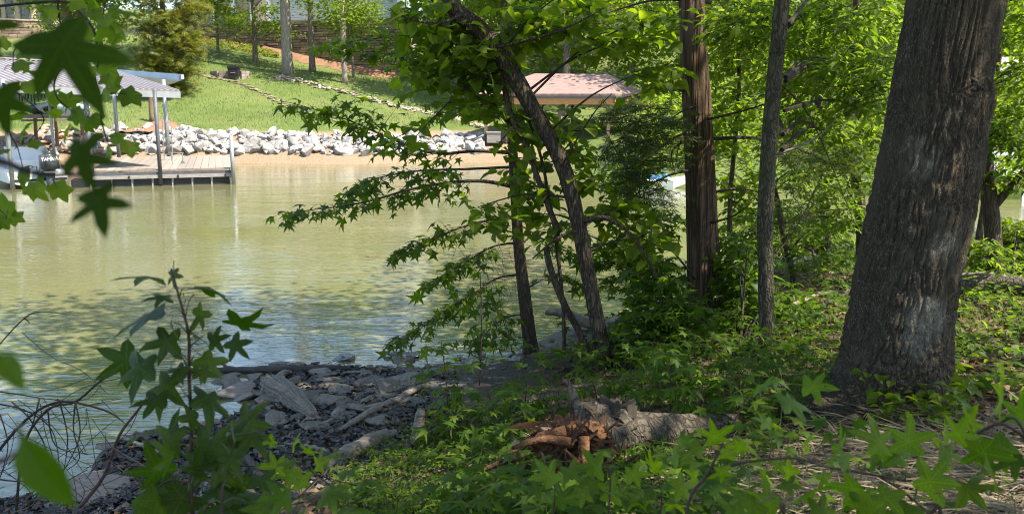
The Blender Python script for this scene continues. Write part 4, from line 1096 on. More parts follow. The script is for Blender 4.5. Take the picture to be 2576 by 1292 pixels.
for (x, y) in [(-46, 82), (-52, 92)]:
    z0 = fz(x, y); far_tree('hill_tree', gl3, (x, y, z0), 14, .3, (4.8, 3, 14), 2600, .6, 'woods', 'trees behind the hill houses', csz=1.0)

# ================================================================ NEAR BANK
MAT['rock_grey'] = simple_mat('grey shore rock', (.27, .235, .19), (.13, .112, .09), 5.0, .85, .8, .05, per=.6)
MAT['rock_tan'] = simple_mat('tan slab rock', (.25, .205, .165), (.15, .122, .098), 3.0, .85, .7, .05, stretch=(1, 3, 3))
MAT['driftwood'] = bark_mat('grey driftwood', (.36, .32, .27), (.10, .085, .07), None, 16, .10, .8, .03)
MAT['drift_x'] = simple_mat('bleached dead wood', (.25, .215, .175), (.085, .070, .055), 9, .85, .6, .02, stretch=(.6, 5, 5))
MAT['wet_wood'] = simple_mat('dark wet wood', (.055, .042, .034), (.022, .017, .014), 10, .55, .6, .02, stretch=(.6, 4, 4))
MAT['rot'] = simple_mat('orange rotten wood', (.27, .125, .052), (.06, .029, .016), 16, .95, 1.0, .05, per=.6)
MAT['log_bark'] = bark_mat('grey log bark', (.135, .112, .085), (.035, .027, .02), (.09, .09, .06), 18, .5, .9, .03)
MAT['cedar_bark'] = bark_mat('cedar bark', (.125, .082, .052), (.026, .016, .011), None, 16, .06, 1.0, .03)
MAT['lean_bark'] = bark_mat('leaning tree bark', (.115, .088, .060), (.022, .016, .011), None, 26, .22, 1.0, .03)
MAT['moss_bark'] = bark_mat('mossy bark', (.115, .100, .068), (.026, .021, .013), (.050, .056, .020), 26, .3, .9, .03)
MAT['thin_bark'] = bark_mat('thin tree bark', (.105, .080, .055), (.028, .020, .014), None, 26, .18, .8, .02)

def px_tube(pts, d, seg=12, lump=.04, sub=5, ext=None, depth=None):
    """trunk along picture points (u, v, width in picture units) standing at distance d"""
    P3 = []; rad = []
    for k, (u, v, w) in enumerate(pts):
        dd = d if depth is None else depth[k]
        p = P(u, v, dd); P3.append(p); rad.append(w / 2 / pxm(p))
    if ext: P3.append(P3[-1] + np.array(ext[0])); rad.append(rad[-1] * ext[1])
    return smooth_pts(P3, sub, rad)
def crown_part(th, cen, radii, n, leaf, mat='canopy', tmpl=DIAM, K=None, cs=.5, name='crown'):
    K = K or max(10, n // 50)
    c = np.asarray(cen) + in_ellipsoid(K, .25) * np.asarray(radii)
    m = n // K; pos = np.repeat(c, m, 0) + rng.normal(0, 1, (K * m, 3)) * np.array([cs, cs, cs * .4])
    th.part(name, MB().add(*merge(tmpl, pos, rand_frames(len(pos), .45), leaf * (.7 + .6 * rng.random(len(pos))))), mat, stuff=True)
    return c
def limbs_to(th, start, targets, r0, mat, name='limb'):
    for tg in targets:
        s = np.asarray(start); mid = (s + tg) / 2 + np.array([0, 0, .12 * np.linalg.norm(tg - s)])
        mb = MB().tube(smooth_pts([s, mid, tg], 4), np.linspace(r0, r0 * .15, 9), 6); th.part(name, mb, mat, True)
def leafy(th, blobs, mat, kind='ovate', twig='twig', cap=0, anchor=None, anchor_r=.02):
    """blobs: (u, v, ru, rv, d, dd, twigs, leaves per twig, leaf size) - sprays of leaves on twigs, with a bough to each"""
    tw = MB(); AP = []; AR = []; AS = []
    for (u, v, ru, rv, d, dd, K, m, ls) in blobs:
        c = P(u, v, d); s = 1 / pxm(c)
        e = in_ellipsoid(K, .1); st = c + e * np.array([ru * s, dd, rv * s])
        az = rng.random(K) * 6.283; dr = np.stack([np.cos(az) + e[:, 0] * .8, np.sin(az) * .9, rng.normal(-.08, .22, K)], 1)
        ln = ls * m * rng.uniform(.32, .5, K)
        st = st - norm(dr) * ln[:, None] * .5
        a, R = spray(st, dr, ln, m)
        AP.append(a); AR.append(R); AS.append(ls * rng.uniform(.65, 1.25, len(a)))
        twig_tubes(tw, st, dr, ln, ls * .035)
        if anchor is not None:
            A0 = np.asarray(anchor(c)); n_b = max(1, min(2, K // 30))
            for j in range(n_b):
                tgt = st[rng.integers(K)]
                mid = (A0 + tgt) / 2 + np.array([0, 0, .08 * np.linalg.norm(tgt - A0)])
                L = np.linalg.norm(tgt - A0)
                tw.tube(smooth_pts([A0, mid, tgt], 4), np.linspace(min(anchor_r, .012 + .008 * L), .004, 9), 5)
    pos = np.concatenate(AP); R = np.concatenate(AR); S = np.concatenate(AS)
    th.part('twigs', tw, twig, stuff=True)
    if cap: put_leaves(th, kind, mat, pos, R, S, cap)
    else:
        t = {'star': STAR, 'ovate': OVATE, 'cord': CORD, 'narrow': OVATE_N, 'needle': NEEDLE, 'leaf2': LEAF2, 'diam': DIAM}[kind]
        th.part('leaf_mass', MB().add(*merge(t, pos, R, S)), mat, stuff=True)

# ---- the big oak
ob_ = G(2226, 1046); od = ob_[1]
oak_patches = []
for (pu, pv, pr_, pc_) in [(2255, 325, .13, .36), (2285, 375, .13, .34), (2330, 415, .09, .32), (2330, 800, .14, .32), (2310, 860, .10, .28), (2385, 620, .08, .28), (2165, 900, .08, .25)]:
    q_ = P(pu, pv, od - .08) - ob_; oak_patches.append((tuple(q_), pr_, (pc_ * 1.1, pc_ * .97, pc_ * .74)))
MAT['oak_bark'] = bark_mat('oak bark', (.150, .118, .082), (.024, .018, .013), (.080, .072, .045), 50, .36, .9, .025, oak_patches)
oak = Thing('oak_tree', 'massive grey barked oak trunk with flared base and pale patches at the right', 'tree', ob_)
pts, rad = px_tube([(2228, 1075, 350), (2230, 1030, 318), (2238, 990, 298), (2252, 900, 270), (2272, 750, 252), (2320, 500, 252), (2365, 250, 244), (2402, 0, 232)], od + .25, ext=((.55, .1, 4.5), .75), sub=30)
def oak_shape(a, i, n, rr):
    h = i / n; fl = max(0, 1 - i / 100.0)
    w = 1 + fl * .13 * (np.cos(a * 5 + .6) * .6 + np.cos(a * 3 + 2)) + .018 * np.sin(a * 7 + h * 9) + .02 * np.sin(a * 3 - h * 14)
    lft = fl ** 1.9 * .85 * np.clip(np.cos(a - math.pi), 0, 1) ** 4
    base = rr * (w + lft)
    # furrowed bark: ridges along the trunk broken into plates
    x = a / (2 * math.pi) * 62; y = np.full_like(a, i * .46)
    x2 = np.where(x > 61, x - 62, x)
    wx = x + .9 * vnoise(x2 * .5, y * .5, 3)
    rid = 1 - np.abs(2 * vnoise(wx % 62, y * .34, 1) - 1); rid2 = 1 - np.abs(2 * vnoise((wx * 2.1) % 97, y * 1.0, 2) - 1)
    return base - .022 * rid ** 2.2 - .014 * rid2 ** 2 + .004 * vnoise(x * 6, y * 3, 5)
trk = oak.part('trunk', MB().tube(pts, rad, 300, .0, oak_shape), 'oak_bark', True)
top = pts[-1]
cc = crown_part(oak, top + [2.2, -3.6, 2.9], (5.8, 5.6, 2.7), 9000, .21, K=140, cs=.55)
limbs_to(oak, top - [0, 0, .4], cc[:14], .16, 'oak_bark')
c2 = crown_part(oak, np.array([.2, 6.0, 7.2]), (2.3, 2.4, .9), 3000, .2, K=60, cs=.4, name='added_shade_leaves')  # extra leaf cluster above the frame, added to shade the near water
limbs_to(oak, top - [.2, 0, 1.6], c2[:6], .09, 'oak_bark')
# ---- cedar trunk
cb_ = G(1775, 815); cd_ = cb_[1]
ced = Thing('red_cedar', 'shaggy reddish brown cedar trunk with fluted base near the water', 'tree', cb_)
pts, rad = px_tube([(1778, 835, 118), (1778, 800, 100), (1776, 740, 84), (1768, 600, 74), (1762, 450, 70), (1752, 250, 68), (1740, 0, 62)], cd_ + .1, ext=((-.2, .1, 4.0), .5), sub=8)
def ced_shape(a, i, n, rr):
    fl = max(0, 1 - i / 22.0); h = i / n
    return rr * (1 + (.06 + .14 * fl) * np.cos(a * 4 + .8 + h * 2) + .04 * np.cos(a * 9 - h * 3) + .02 * np.abs(np.sin(a * 17)))
ced.part('trunk', MB().tube(pts, rad, 64, .02, ced_shape), 'cedar_bark', True)
cc = crown_part(ced, pts[-1] + [0, 0, 1.0], (1.5, 1.5, 3.0), 800, .26, 'cedar', NEEDLE, K=90, cs=.35)
limbs_to(ced, pts[-1] - [0, 0, 1], cc[:8], .05, 'cedar_bark')
q = []
leafy(ced, [(1600, 300, 95, 60, cd_ - .4, .6, 52, 8, .13), (1590, 390, 90, 60, cd_ - .6, .6, 46, 8, .13), (1690, 330, 60, 70, cd_ - .5, .4, 24, 8, .12), (1500, 60, 90, 60, cd_ - .2, .6, 33, 8, .13), (2080, 400, 110, 55, cd_ + .6, .7, 52, 8, .12), (1990, 520, 70, 70, cd_ + 1.0, .6, 24, 8, .12), (1640, 490, 70, 40, cd_ - .3, .5, 24, 8, .12)],
      'cedar', 'needle', anchor=lambda c: np.array([cb_[0] - .05, cd_ + .1, c[2] + .25]), anchor_r=.03)
for (u0, v0, u1, v1, u2, v2) in [(1745, 320, 1715, 350, 1700, 400), (1790, 560, 1850, 540, 1900, 500), (1735, 350, 1690, 380, 1700, 440), (1748, 700, 1700, 640, 1660, 600), (1780, 300, 1900, 270, 2010, 230)]:
    ced.part('dead_branch', MB().tube(smooth_pts([P(u0, v0, cd_ - .05), P(u1, v1, cd_ - .35), P(u2, v2, cd_ - .6)], 4), np.linspace(.016, .004, 9), 5), 'thin_bark', True)

# ---- mossy straight trunk right of the cedar
mb_ = G(1930, 893); md = mb_[1]
mos = Thing('mossy_tree', 'slim upright mossy trunk between the cedar and the big oak', 'tree', mb_)
pts, rad = px_tube([(1931, 905, 46), (1930, 870, 40), (1926, 700, 38), (1926, 520, 40), (1940, 300, 40), (1955, 130, 38), (1968, 0, 38)], md + .03, ext=((.25, .2, 4.5), .55), sub=6)
mos.part('trunk', MB().tube(pts, rad, 24, .05), 'moss_bark', True)
cc = crown_part(mos, pts[-1] + [0, .5, 2.2], (2.0, 2.0, 1.8), 700, .17, 'beech', K=80, cs=.5)
limbs_to(mos, pts[-1] - [0, 0, .8], cc[:8], .05, 'moss_bark')
leafy(mos, [(2060, 60, 130, 70, md + 1.2, 1.0, 120, 7, .105), (2130, 180, 110, 60, md + .6, .8, 90, 7, .10), (1870, 60, 80, 70, md + 1.0, .8, 90, 7, .105), (2180, 250, 70, 45, md + .3, .5, 40, 7, .10), (2030, 300, 90, 60, md + 1.5, .8, 60, 7, .10), (2150, 330, 80, 40, md + 1.8, .6, 50, 7, .10), (2000, 180, 90, 60, md + 1.8, .8, 60, 7, .10)],
      'beech', 'narrow', anchor=lambda c: np.array([mb_[0] + .05, md + .05, c[2] - .1]), anchor_r=.022)
for (u0, v0, u1, v1, u2, v2, w) in [(1945, 390, 2050, 350, 2115, 285, .014), (1940, 395, 1990, 350, 2005, 270, .009), (1935, 660, 2010, 560, 2085, 400, .010), (1950, 200, 2040, 300, 2150, 560, .010)]:
    mos.part('dead_branch', MB().tube(smooth_pts([P(u0, v0, md + .1), P(u1, v1, md + .3), P(u2, v2, md + .7)], 5), np.linspace(w, .003, 11), 5), 'drift_x' if w > .012 else 'thin_bark', True)

# ---- leaning vine covered tree
lb_ = G(1522, 938); ldp = lb_[1]
ln_t = Thing('leaning_tree', 'curved tree leaning left over the water, its upper trunk wrapped in leafy vine', 'tree', lb_)
lpx = [(1527, 950, 53), (1520, 915, 43), (1500, 800, 36), (1478, 680, 36), (1455, 560, 37), (1425, 440, 39), (1385, 350, 39), (1335, 265, 41), (1285, 180, 44), (1230, 100, 46), (1160, 40, 43), (1070, -30, 37)]
pts, rad = px_tube(lpx, ldp, sub=6, depth=[ldp + .03 * k for k in range(12)], ext=((-1.6, .4, .9), .7))
ln_t.part('trunk', MB().tube(pts, rad, 32, .09, lambda a, i, n, rr: rr * (1 + .07 * np.cos(a * 3 + i * .12) + .05 * np.cos(a * 7 + i * .05))), 'lean_bark', True)
LTR = pts.copy()
cc = crown_part(ln_t, pts[-1] + [-.6, .3, 2.6], (2.2, 2.0, 1.4), 900, .17, 'vine', K=36, cs=.5)
limbs_to(ln_t, pts[-1], cc[:8], .05, 'lean_bark')
for (u0, v0, u1, v1, u2, v2, r0) in [(1465, 555, 1530, 550, 1590, 590, .035), (1590, 590, 1640, 670, 1650, 700, .022), (1450, 580, 1400, 600, 1340, 650, .02), (1410, 420, 1490, 290, 1540, 235, .010), (1250, 120, 1400, 80, 1520, 20, .016), (1160, 40, 1090, 60, 1010, 40, .02)]:
    ln_t.part('branch', MB().tube(smooth_pts([P(u0, v0, ldp + .1), P(u1, v1, ldp - .1), P(u2, v2, ldp - .2)], 5), np.linspace(r0, r0 * .35, 11), 7), 'lean_bark', True)
def near_trunk(c):
    k = np.argmin(np.linalg.norm(LTR - c, axis=1)); return LTR[k]
leafy(ln_t, [(1090, 60, 110, 75, ldp + .45, .6, 46, 6, .13), (1180, 150, 110, 70, ldp + .45, .5, 38, 6, .13), (1080, 170, 80, 80, ldp + .45, .4, 23, 6, .13), (1180, 250, 80, 60, ldp + .45, .4, 18, 6, .13), (1300, 60, 90, 60, ldp + .45, .5, 25, 6, .13), (1400, 40, 100, 60, ldp + .45, .5, 25, 6, .13),
             (1280, 330, 60, 60, ldp + .45, .35, 12, 6, .13), (1400, 300, 60, 60, ldp + .45, .35, 10, 6, .13), (1330, 450, 75, 70, ldp + .45, .4, 18, 6, .13), (1470, 400, 60, 80, ldp + .45, .4, 14, 6, .14), (1250, 540, 80, 50, ldp + .45, .4, 12, 6, .13), (1380, 560, 60, 40, ldp + .45, .3, 6, 6, .13),
             (1560, 540, 70, 50, ldp + .45, .4, 17, 6, .13), (1620, 600, 60, 50, ldp + .45, .4, 14, 6, .13), (1020, 350, 45, 40, ldp + .45, .2, 3, 5, .14), (1240, 200, 60, 50, ldp + .45, .2, 9, 5, .13), (1540, 130, 70, 60, ldp + .45, .5, 14, 6, .13), (1620, 60, 80, 60, ldp + .45, .5, 18, 6, .13), (1660, 190, 60, 50, ldp + .45, .4, 12, 6, .13)],
      'vine', 'cord', cap=300, anchor=near_trunk, anchor_r=.014)
# ---- thin straight tree with the star leaved boughs over the water
tb_ = G(1335, 885); td = tb_[1]
sg = Thing('sweetgum_tree', 'thin straight sweetgum with star leaved boughs reaching left over the water', 'tree', tb_)
pts, rad = px_tube([(1338, 900, 48), (1332, 850, 36), (1320, 750, 32), (1305, 620, 28), (1297, 500, 26), (1290, 380, 24), (1282, 250, 22), (1278, 100, 20), (1280, -20, 18)], td, sub=5, ext=((0, .1, 3.6), .4))
sg.part('trunk', MB().tube(pts, rad, 18, .05), 'thin_bark', True)
cc = crown_part(sg, pts[-1] + [0, 0, .2], (2.0, 2.0, 2.0), 1300, .15, 'sweetgum_far', K=100, cs=.45)
limbs_to(sg, pts[-1] - [0, 0, 1.5], cc[:8], .03, 'thin_bark')
boughs = [([(1294, 470), (1200, 455), (1060, 470), (900, 512), (742, 532)], -.2, .026, 34), ([(1290, 385), (1200, 380), (1090, 385), (990, 352), (870, 300), (745, 262)], -.5, .022, 34), ([(990, 352), (930, 300), (870, 262)], -.55, .010, 10),
          ([(1300, 545), (1200, 560), (1110, 590), (1025, 625)], -.3, .018, 22), ([(1303, 610), (1240, 620), (1170, 660), (1090, 705)], .0, .015, 22), ([(1310, 690), (1250, 700), (1180, 745), (1090, 800), (1010, 850)], -.2, .016, 28),
          ([(1290, 420), (1180, 425), (1050, 430), (940, 450), (900, 470)], .3, .018, 28), ([(1300, 560), (1400, 620), (1480, 650)], .3, .012, 14), ([(1318, 730), (1400, 690), (1470, 720)], .2, .010, 12), ([(1325, 790), (1270, 800), (1210, 850)], -.3, .010, 12),
          ([(1285, 250), (1200, 260), (1100, 290)], .2, .014, 14), ([(1280, 120), (1050, 90), (850, 110)], -.3, .016, 24), ([(1282, 180), (1100, 150), (930, 130)], .1, .016, 24), ([(1306, 620), (1390, 560), (1500, 600), (1560, 640)], .5, .012, 16)]
tw = MB(); AP = []; AR = []; AS = []
for (bpx, dz, r0, K) in boughs:
    n = len(bpx); pth = smooth_pts([P(u, v, td + dz * (k / (n - 1)) + (rng.normal(0, .06) if k else 0)) for k, (u, v) in enumerate(bpx)], 6)
    sg.part('bough', MB().tube(pth, np.linspace(r0, .003, len(pth)), 7, .05), 'thin_bark', True)
    tt = np.linspace(.28, 1.0, K) * (len(pth) - 1); i0 = np.clip(tt.astype(int), 0, len(pth) - 2); st = pth[i0] + (pth[i0 + 1] - pth[i0]) * (tt - i0)[:, None]
    tan = norm(pth[i0 + 1] - pth[i0]); lat = norm(np.cross(tan, ez)); side = np.where(np.arange(K) % 2, 1, -1)[:, None]
    dr = tan * .7 + lat * side * .75 + rng.normal(0, .25, (K, 3)); dr[-1] = tan[-1]
    ln = rng.uniform(.16, .42, K) * (1.15 - .4 * np.linspace(0, 1, K))
    twig_tubes(tw, st, dr, ln, .004)
    a, R = spray(st, dr, ln, 4, droop=.45, flat=.5); AP.append(a); AR.append(R); AS.append(.135 * rng.uniform(.6, 1.2, len(a)))
sg.part('twigs', tw, 'twig', stuff=True)
put_leaves(sg, 'star', 'sweetgum_far', np.concatenate(AP), np.concatenate(AR), np.concatenate(AS), 300)
# dangling dead twigs on its left
tw = MB()
for k in range(16):
    u = rng.uniform(1130, 1290); v = rng.uniform(560, 740); p = P(u, v, td - .1); q = [p]
    for j in range(4): p = p + np.array([rng.normal(.02, .05), rng.normal(0, .03), -rng.uniform(.05, .16)]); q.append(p)
    tw.tube(smooth_pts(q, 3), .0025, 3)
sg.part('dead_twigs', tw, 'twig', stuff=True)

# ---- twisted vines
def vine(name, label, px, d, w, mat='thin_bark'):
    pts = smooth_pts([P(u, v, d + .05 * math.sin(k * 2)) for k, (u, v) in enumerate(px)], 6)
    o = single(name, MB().tube(pts, np.linspace(w, w * .7, len(pts)), 8, .12), mat, label, 'vine', smooth=True); return origin_to_base(o)
vine('grapevine', 'thick twisting grapevine left of the leaning trunk with an S bend', [(1480, 885), (1455, 830), (1415, 755), (1378, 650), (1385, 610), (1402, 585), (1380, 520), (1350, 440), (1330, 380), (1290, 300), (1268, 220), (1262, 170)], ldp + .25, .035)
vine('thin_vine', 'thinner vine crossing the S bend of the grapevine', [(1418, 880), (1418, 800), (1412, 720), (1398, 600), (1385, 520), (1362, 400), (1330, 300)], ldp + .35, .02)
# ---- other thin trunks of the point
def thin_tree(name, label, px, d, ext, crown=None, bark='thin_bark', blobs=None, lmat='beech', kind='narrow', cat='tree'):
    base = P(px[0][0], px[0][1], d); base[2] = gz(base[0], base[1]); th = Thing(name, label, cat, base)
    pts, rad = px_tube(px, d, sub=5, ext=ext); pts[0][2] = min(pts[0][2], base[2] - .1)
    th.part('trunk', MB().tube(pts, rad, 14, .06), bark, True)
    if crown:
        cc = crown_part(th, pts[-1] + np.array(crown[0]), crown[1], crown[2], .16, lmat, K=90, cs=.5); limbs_to(th, pts[-1] - ez * .6, cc[:6], .03, bark)
    if blobs: leafy(th, blobs, lmat, kind, anchor=lambda c: pts[np.argmin(np.abs(pts[:, 2] - c[2] + .15))], anchor_r=.018)
    return th
thin_tree('pole_tree', 'very thin dark pole tree between the cedar and the mossy trunk', [(1795, 830, 14), (1830, 660, 12), (1838, 480, 12), (1858, 250, 10), (1862, 40, 9)], cd_ + .9, ((.05, 0, 2.5), .5), ((0, 0, .3), (1.6, 1.6, 1.3), 1000),
          blobs=[(1830, 300, 60, 90, cd_ + .9, .5, 46, 6, .11), (1860, 470, 60, 60, cd_ + 1.2, .5, 40, 6, .11), (1850, 150, 60, 70, cd_ + .9, .5, 40, 6, .11), (1700, 90, 70, 80, cd_ + 1.2, .6, 56, 6, .11), (1870, 600, 60, 60, cd_ + 1.2, .5, 36, 6, .11)], lmat='vine', kind='ovate')
thin_tree('slanting_sapling', 'thin slanting sapling just right of the mossy trunk', [(1998, 700, 18), (1978, 620, 16), (1958, 520, 15), (1940, 380, 12)], 11.6, ((-.1, 0, 2.5), .5), ((0, 0, .6), (1.6, 1.6, 1.3), 900),
          blobs=[(2030, 440, 70, 50, 11.6, .8, 60, 7, .10), (2100, 520, 70, 50, 12, .8, 60, 7, .10), (1990, 600, 60, 40, 11.8, .6, 40, 7, .10)])
thin_tree('brown_trunk', 'brown trunk half hidden behind the left edge of the oak', [(2172, 620, 34), (2165, 520, 28), (2150, 430, 26), (2140, 250, 22)], 13.2, ((0, 0, 4), .5), ((0, 0, 0), (2.6, 2.4, 2.0), 1200),
          blobs=[(2120, 430, 100, 60, 12.6, .9, 110, 7, .10), (2150, 120, 110, 90, 12.2, 1.0, 150, 7, .10), (2060, 560, 70, 50, 13, .8, 60, 7, .10), (2170, 320, 80, 60, 12.6, .8, 80, 7, .10)])
thin_tree('shaded_trunk', 'dim straight trunk standing behind the slanting sapling', [(2078, 650, 26), (2075, 540, 22), (2068, 430, 22), (2060, 200, 18)], 13.8, ((0, 0, 4), .5), ((0, 0, .4), (2.4, 2.4, 2.0), 1000),
          blobs=[(1960, 150, 110, 90, 13, 1.0, 130, 7, .10), (2010, 350, 100, 60, 13, 1.0, 90, 7, .10), (1940, 640, 60, 40, 13.6, .6, 40, 7, .10)], lmat='canopy')
rt = thin_tree('forked_tree', 'brown forked trunk standing just right of the big oak', [(2505, 700, 46), (2500, 620, 40), (2492, 520, 38), (2478, 400, 36), (2470, 280, 32), (2475, 60, 28)], 10.6, ((.1, 0, 4), .5), ((0, 0, .4), (2.4, 2.4, 2.0), 1200),
          blobs=[(2540, 60, 60, 70, 10.2, .7, 80, 7, .11), (2550, 200, 50, 60, 10.4, .7, 60, 7, .11), (2545, 330, 50, 70, 10.2, .7, 80, 7, .11), (2530, 430, 60, 40, 10.6, .6, 50, 7, .11), (2480, 640, 50, 40, 9.6, .4, 34, 6, .11)])
rt.part('branch', MB().tube(smooth_pts([P(2497, 520, 10.6), P(2530, 485, 10.5), P(2575, 430, 10.3)], 5), np.linspace(.06, .03, 11), 8, .05), 'thin_bark', True)
thin_tree('dark_tree', 'small dark trunk seen between the oak and the forked tree', [(2462, 600, 18), (2475, 520, 16), (2480, 420, 14)], 13.5, ((.1, 0, 3), .5), ((0, 0, .6), (2.2, 2, 1.8), 1300))
# bright understory at the water's edge behind the trunks
for k, (label, stem, blobs, mt, kd) in enumerate([
    ('bushy sapling over the water between the leaning tree and the cedar', [(1600, 810), (1605, 600), (1612, 380)], [(1600, 420, 70, 60, 10.4, .6, 36, 6, .12), (1640, 560, 80, 60, 10.4, .6, 42, 6, .12), (1560, 660, 60, 60, 10.2, .5, 30, 6, .12), (1650, 690, 70, 60, 10, .5, 36, 6, .12), (1560, 470, 50, 50, 10.4, .5, 18, 6, .12)], 'vine', 'star'),
    ('leafy sapling rising in front of the cedar base', [(1655, 900), (1660, 780), (1668, 650)], [(1660, 690, 60, 40, 8.6, .4, 28, 6, .11), (1640, 770, 80, 50, 8.5, .4, 39, 6, .11), (1720, 800, 60, 50, 8.4, .4, 26, 6, .11), (1600, 840, 70, 40, 8.4, .4, 28, 6, .11)], 'ground_leaf', 'star'),
    ('tall sapling with airy leaves in front of the mossy trunk', [(1860, 900), (1870, 760), (1880, 620)], [(1870, 720, 70, 60, 9.4, .5, 60, 6, .11), (1850, 640, 60, 60, 9.6, .5, 46, 6, .11), (1990, 780, 60, 50, 9.4, .5, 46, 6, .11), (1880, 820, 60, 40, 9.0, .4, 40, 6, .11)], 'ground_leaf', 'ovate'),
    ('shrubby sapling at the water edge right of the slanting sapling', [(2050, 690), (2045, 600), (2050, 520)], [(2030, 590, 60, 50, 14.2, .6, 60, 6, .12), (2100, 610, 60, 40, 14.4, .6, 50, 6, .12), (1960, 560, 60, 60, 14.4, .6, 60, 6, .12), (1900, 540, 60, 70, 14.2, .6, 60, 6, .12)], 'beech', 'narrow'),
    ('dark shrub at the right edge beneath the forked tree', [(2550, 720), (2552, 640), (2560, 580)], [(2555, 580, 40, 40, 11.5, .5, 50, 6, .11), (2560, 650, 40, 40, 11, .5, 50, 6, .11), (2450, 620, 30, 30, 12, .4, 24, 6, .11)], 'canopy', 'ovate')]):
    d0 = blobs[0][4]; b0 = G(*stem[0]); sd_ = b0[1]
    th = Thing('sapling', label, 'sapling', b0); pth = smooth_pts([b0] + [P(u, v, (sd_ + d0) / 2) for u, v in stem[1:]], 5)
    th.part('stem', MB().tube(pth, np.linspace(.016, .006, len(pth)), 7, .05), 'thin_bark', True)
    leafy(th, blobs, mt, kd, anchor=lambda c: pth[np.argmin(np.abs(pth[:, 2] - c[2] + .1))], anchor_r=.012)

# ================================================================ SHORE AND FOREST FLOOR
# flat rocks of the stony beach, pieces of the near bank
BM_ = [rock_mesh('rock', .34 + .06 * (k % 3), 'rock_grey', 10, 200 + k) for k in range(8)]
def beach_rock(u, v, s, flat=1.0, me=None, tilt=.18):
    p = G(u, v); o = bpy.data.objects.new('rock', me or random.choice(BM_)); COL.objects.link(o); o.parent = near_bank
    o.matrix_basis = rock_m4(p + [0, 0, .02 * s], (s, s * rng.uniform(.5, .85), s * rng.uniform(.4, .7) * flat), rot_z(rng.normal(0, .5)) @ rot_any(tilt) @ rot_z(-rng.random() * 0)); return o
for k in range(200):
    u = rng.uniform(640, 1190); v = 926 + (rng.random() ** 1.2) * np.interp(u, [640, 800, 1000, 1190], [150, 160, 110, 40])
    beach_rock(u, v, rng.choice([.06, .09, .13, .19], p=[.45, .35, .15, .05]) * rng.uniform(.8, 1.2))
for (u, v, s) in [(700, 918, .20), (745, 925, .22), (800, 950, .20), (870, 985, .26), (960, 960, .30), (985, 985, .34), (900, 940, .28), (1040, 935, .26), (830, 1005, .24), (930, 1035, .26), (780, 1000, .26), (1110, 935, .26), (880, 905, .15), (1000, 902, .26), (1010, 905, .2), (1050, 955, .2), (960, 1060, .2), (860, 1050, .2), (1060, 1010, .2), (585, 975, .34), (560, 960, .28), (610, 1000, .22), (480, 1100, .16), (270, 1125, .16)]:
    beach_rock(u, v, s, .8)
for (u, v, s) in [(840, 965, .36), (930, 985, .34), (1010, 965, .36), (880, 1025, .3), (760, 975, .3), (1080, 945, .32), (700, 1000, .26)]:
    beach_rock(u, v, s, .35, tilt=.06)
for k in range(60):
    beach_rock(rng.uniform(420, 1050), rng.uniform(1070, 1240), rng.uniform(.025, .06))
PB_ = [rock_mesh('rock', .4, 'rip', 9, 260 + k) for k in range(3)]  # added pebbles whose pale colour stands in for sunlit shallows
for k in range(46):
    beach_rock(rng.uniform(1140, 1330), rng.uniform(872, 928), rng.uniform(.04, .11), 1.0, random.choice(PB_))
def slab(name, label, u, v, sx, sy, sz, rz, tilt=(0, 0), mat='rock_tan', seed=5):
    me = rock_mesh(name, .5, mat, 14, seed); o = bpy.data.objects.new(name, me); COL.objects.link(o); p = G(u, v)
    a, b = tilt; X = np.array([[1, 0, 0], [0, math.cos(a), -math.sin(a)], [0, math.sin(a), math.cos(a)]]); Y = np.array([[math.cos(b), 0, math.sin(b)], [0, 1, 0], [-math.sin(b), 0, math.cos(b)]])
    o.matrix_basis = rock_m4(p + [0, 0, .02], (sx, sy, sz), rot_z(rz) @ X @ Y); o['label'] = label; o['category'] = 'rock'
slab('rock_slab', 'broad tan slab of rock at the water edge in the lower left', 300, 1235, .40, .30, .14, .5, (.1, .05), seed=7)
slab('rock_slab', 'second tan slab beyond the broad one in the lower left corner', 215, 1215, .22, .16, .10, 1.1, seed=8)
slab('flat_rock', 'thin flat reddish rock by the blue pool under the sapling', 535, 1068, .22, .09, .05, .1, seed=9)
slab('submerged_slab', 'wide pale rock sloping into the water under the dark driftwood branch', 590, 985, .36, .30, .10, .6, (.1, .12), seed=10)
slab('pale_rock', 'pale sunlit rock breaking the water surface beyond the beach', 865, 903, .14, .10, .16, .2, mat='rip', seed=12)
slab('pale_shoal_rock', 'long flat sunlit rock just out of the water near the seedling', 1010, 897, .32, .10, .09, .0, mat='rip', seed=13)

# dark debris, dead leaves, grass, ground cover, straw
def scatter(N, region, zmin=.02):
    """random ground points whose picture position lies in region(u, v) -> density 0..1"""
    out = []
    while len(out) < N:
        x = rng.uniform(-7, 9, 6000); y = 2.2 + 14 * rng.random(6000) ** 1.35; z = near_f(x, y)
        q = np.stack([x, y, z], 1) - EYE; w = q @ FWD; u = 1288 + F * q[:, 0] / w; v = 646 - F * (q @ UP) / w
        k = (w > 1) & (u > -150) & (u < 2730) & (v < 1480) & (z > zmin); k &= rng.random(6000) < region(u, v, x, y, z)
        out += list(np.stack([x, y, z], 1)[k])
    return np.array(out[:N])
patch = lambda x, y, s=1.6, k=0: np.clip(.5 + .8 * fbm2(x, y, s, k), 0, 1)
def flat_frames(N, tilt=.35):
    az = rng.random(N) * 6.283; a = np.stack([np.cos(az), np.sin(az), rng.normal(0, .2, N)], 1); n = np.stack([rng.normal(0, tilt, N), rng.normal(0, tilt, N), np.ones(N)], 1); return frames(a, n)
low_ = lambda u, v, x, y, z: ((z < .42) & (u < 1150)) * 1.0
p = scatter(14000, low_, .005); V = MB().add(*merge(DIAM, p + ez * .012, flat_frames(len(p), .6), rng.uniform(.03, .09, len(p))))
single('wet_debris', V, 'debris', 'dark wet leaf and wood litter over the muddy beach', 'debris', kind='stuff')
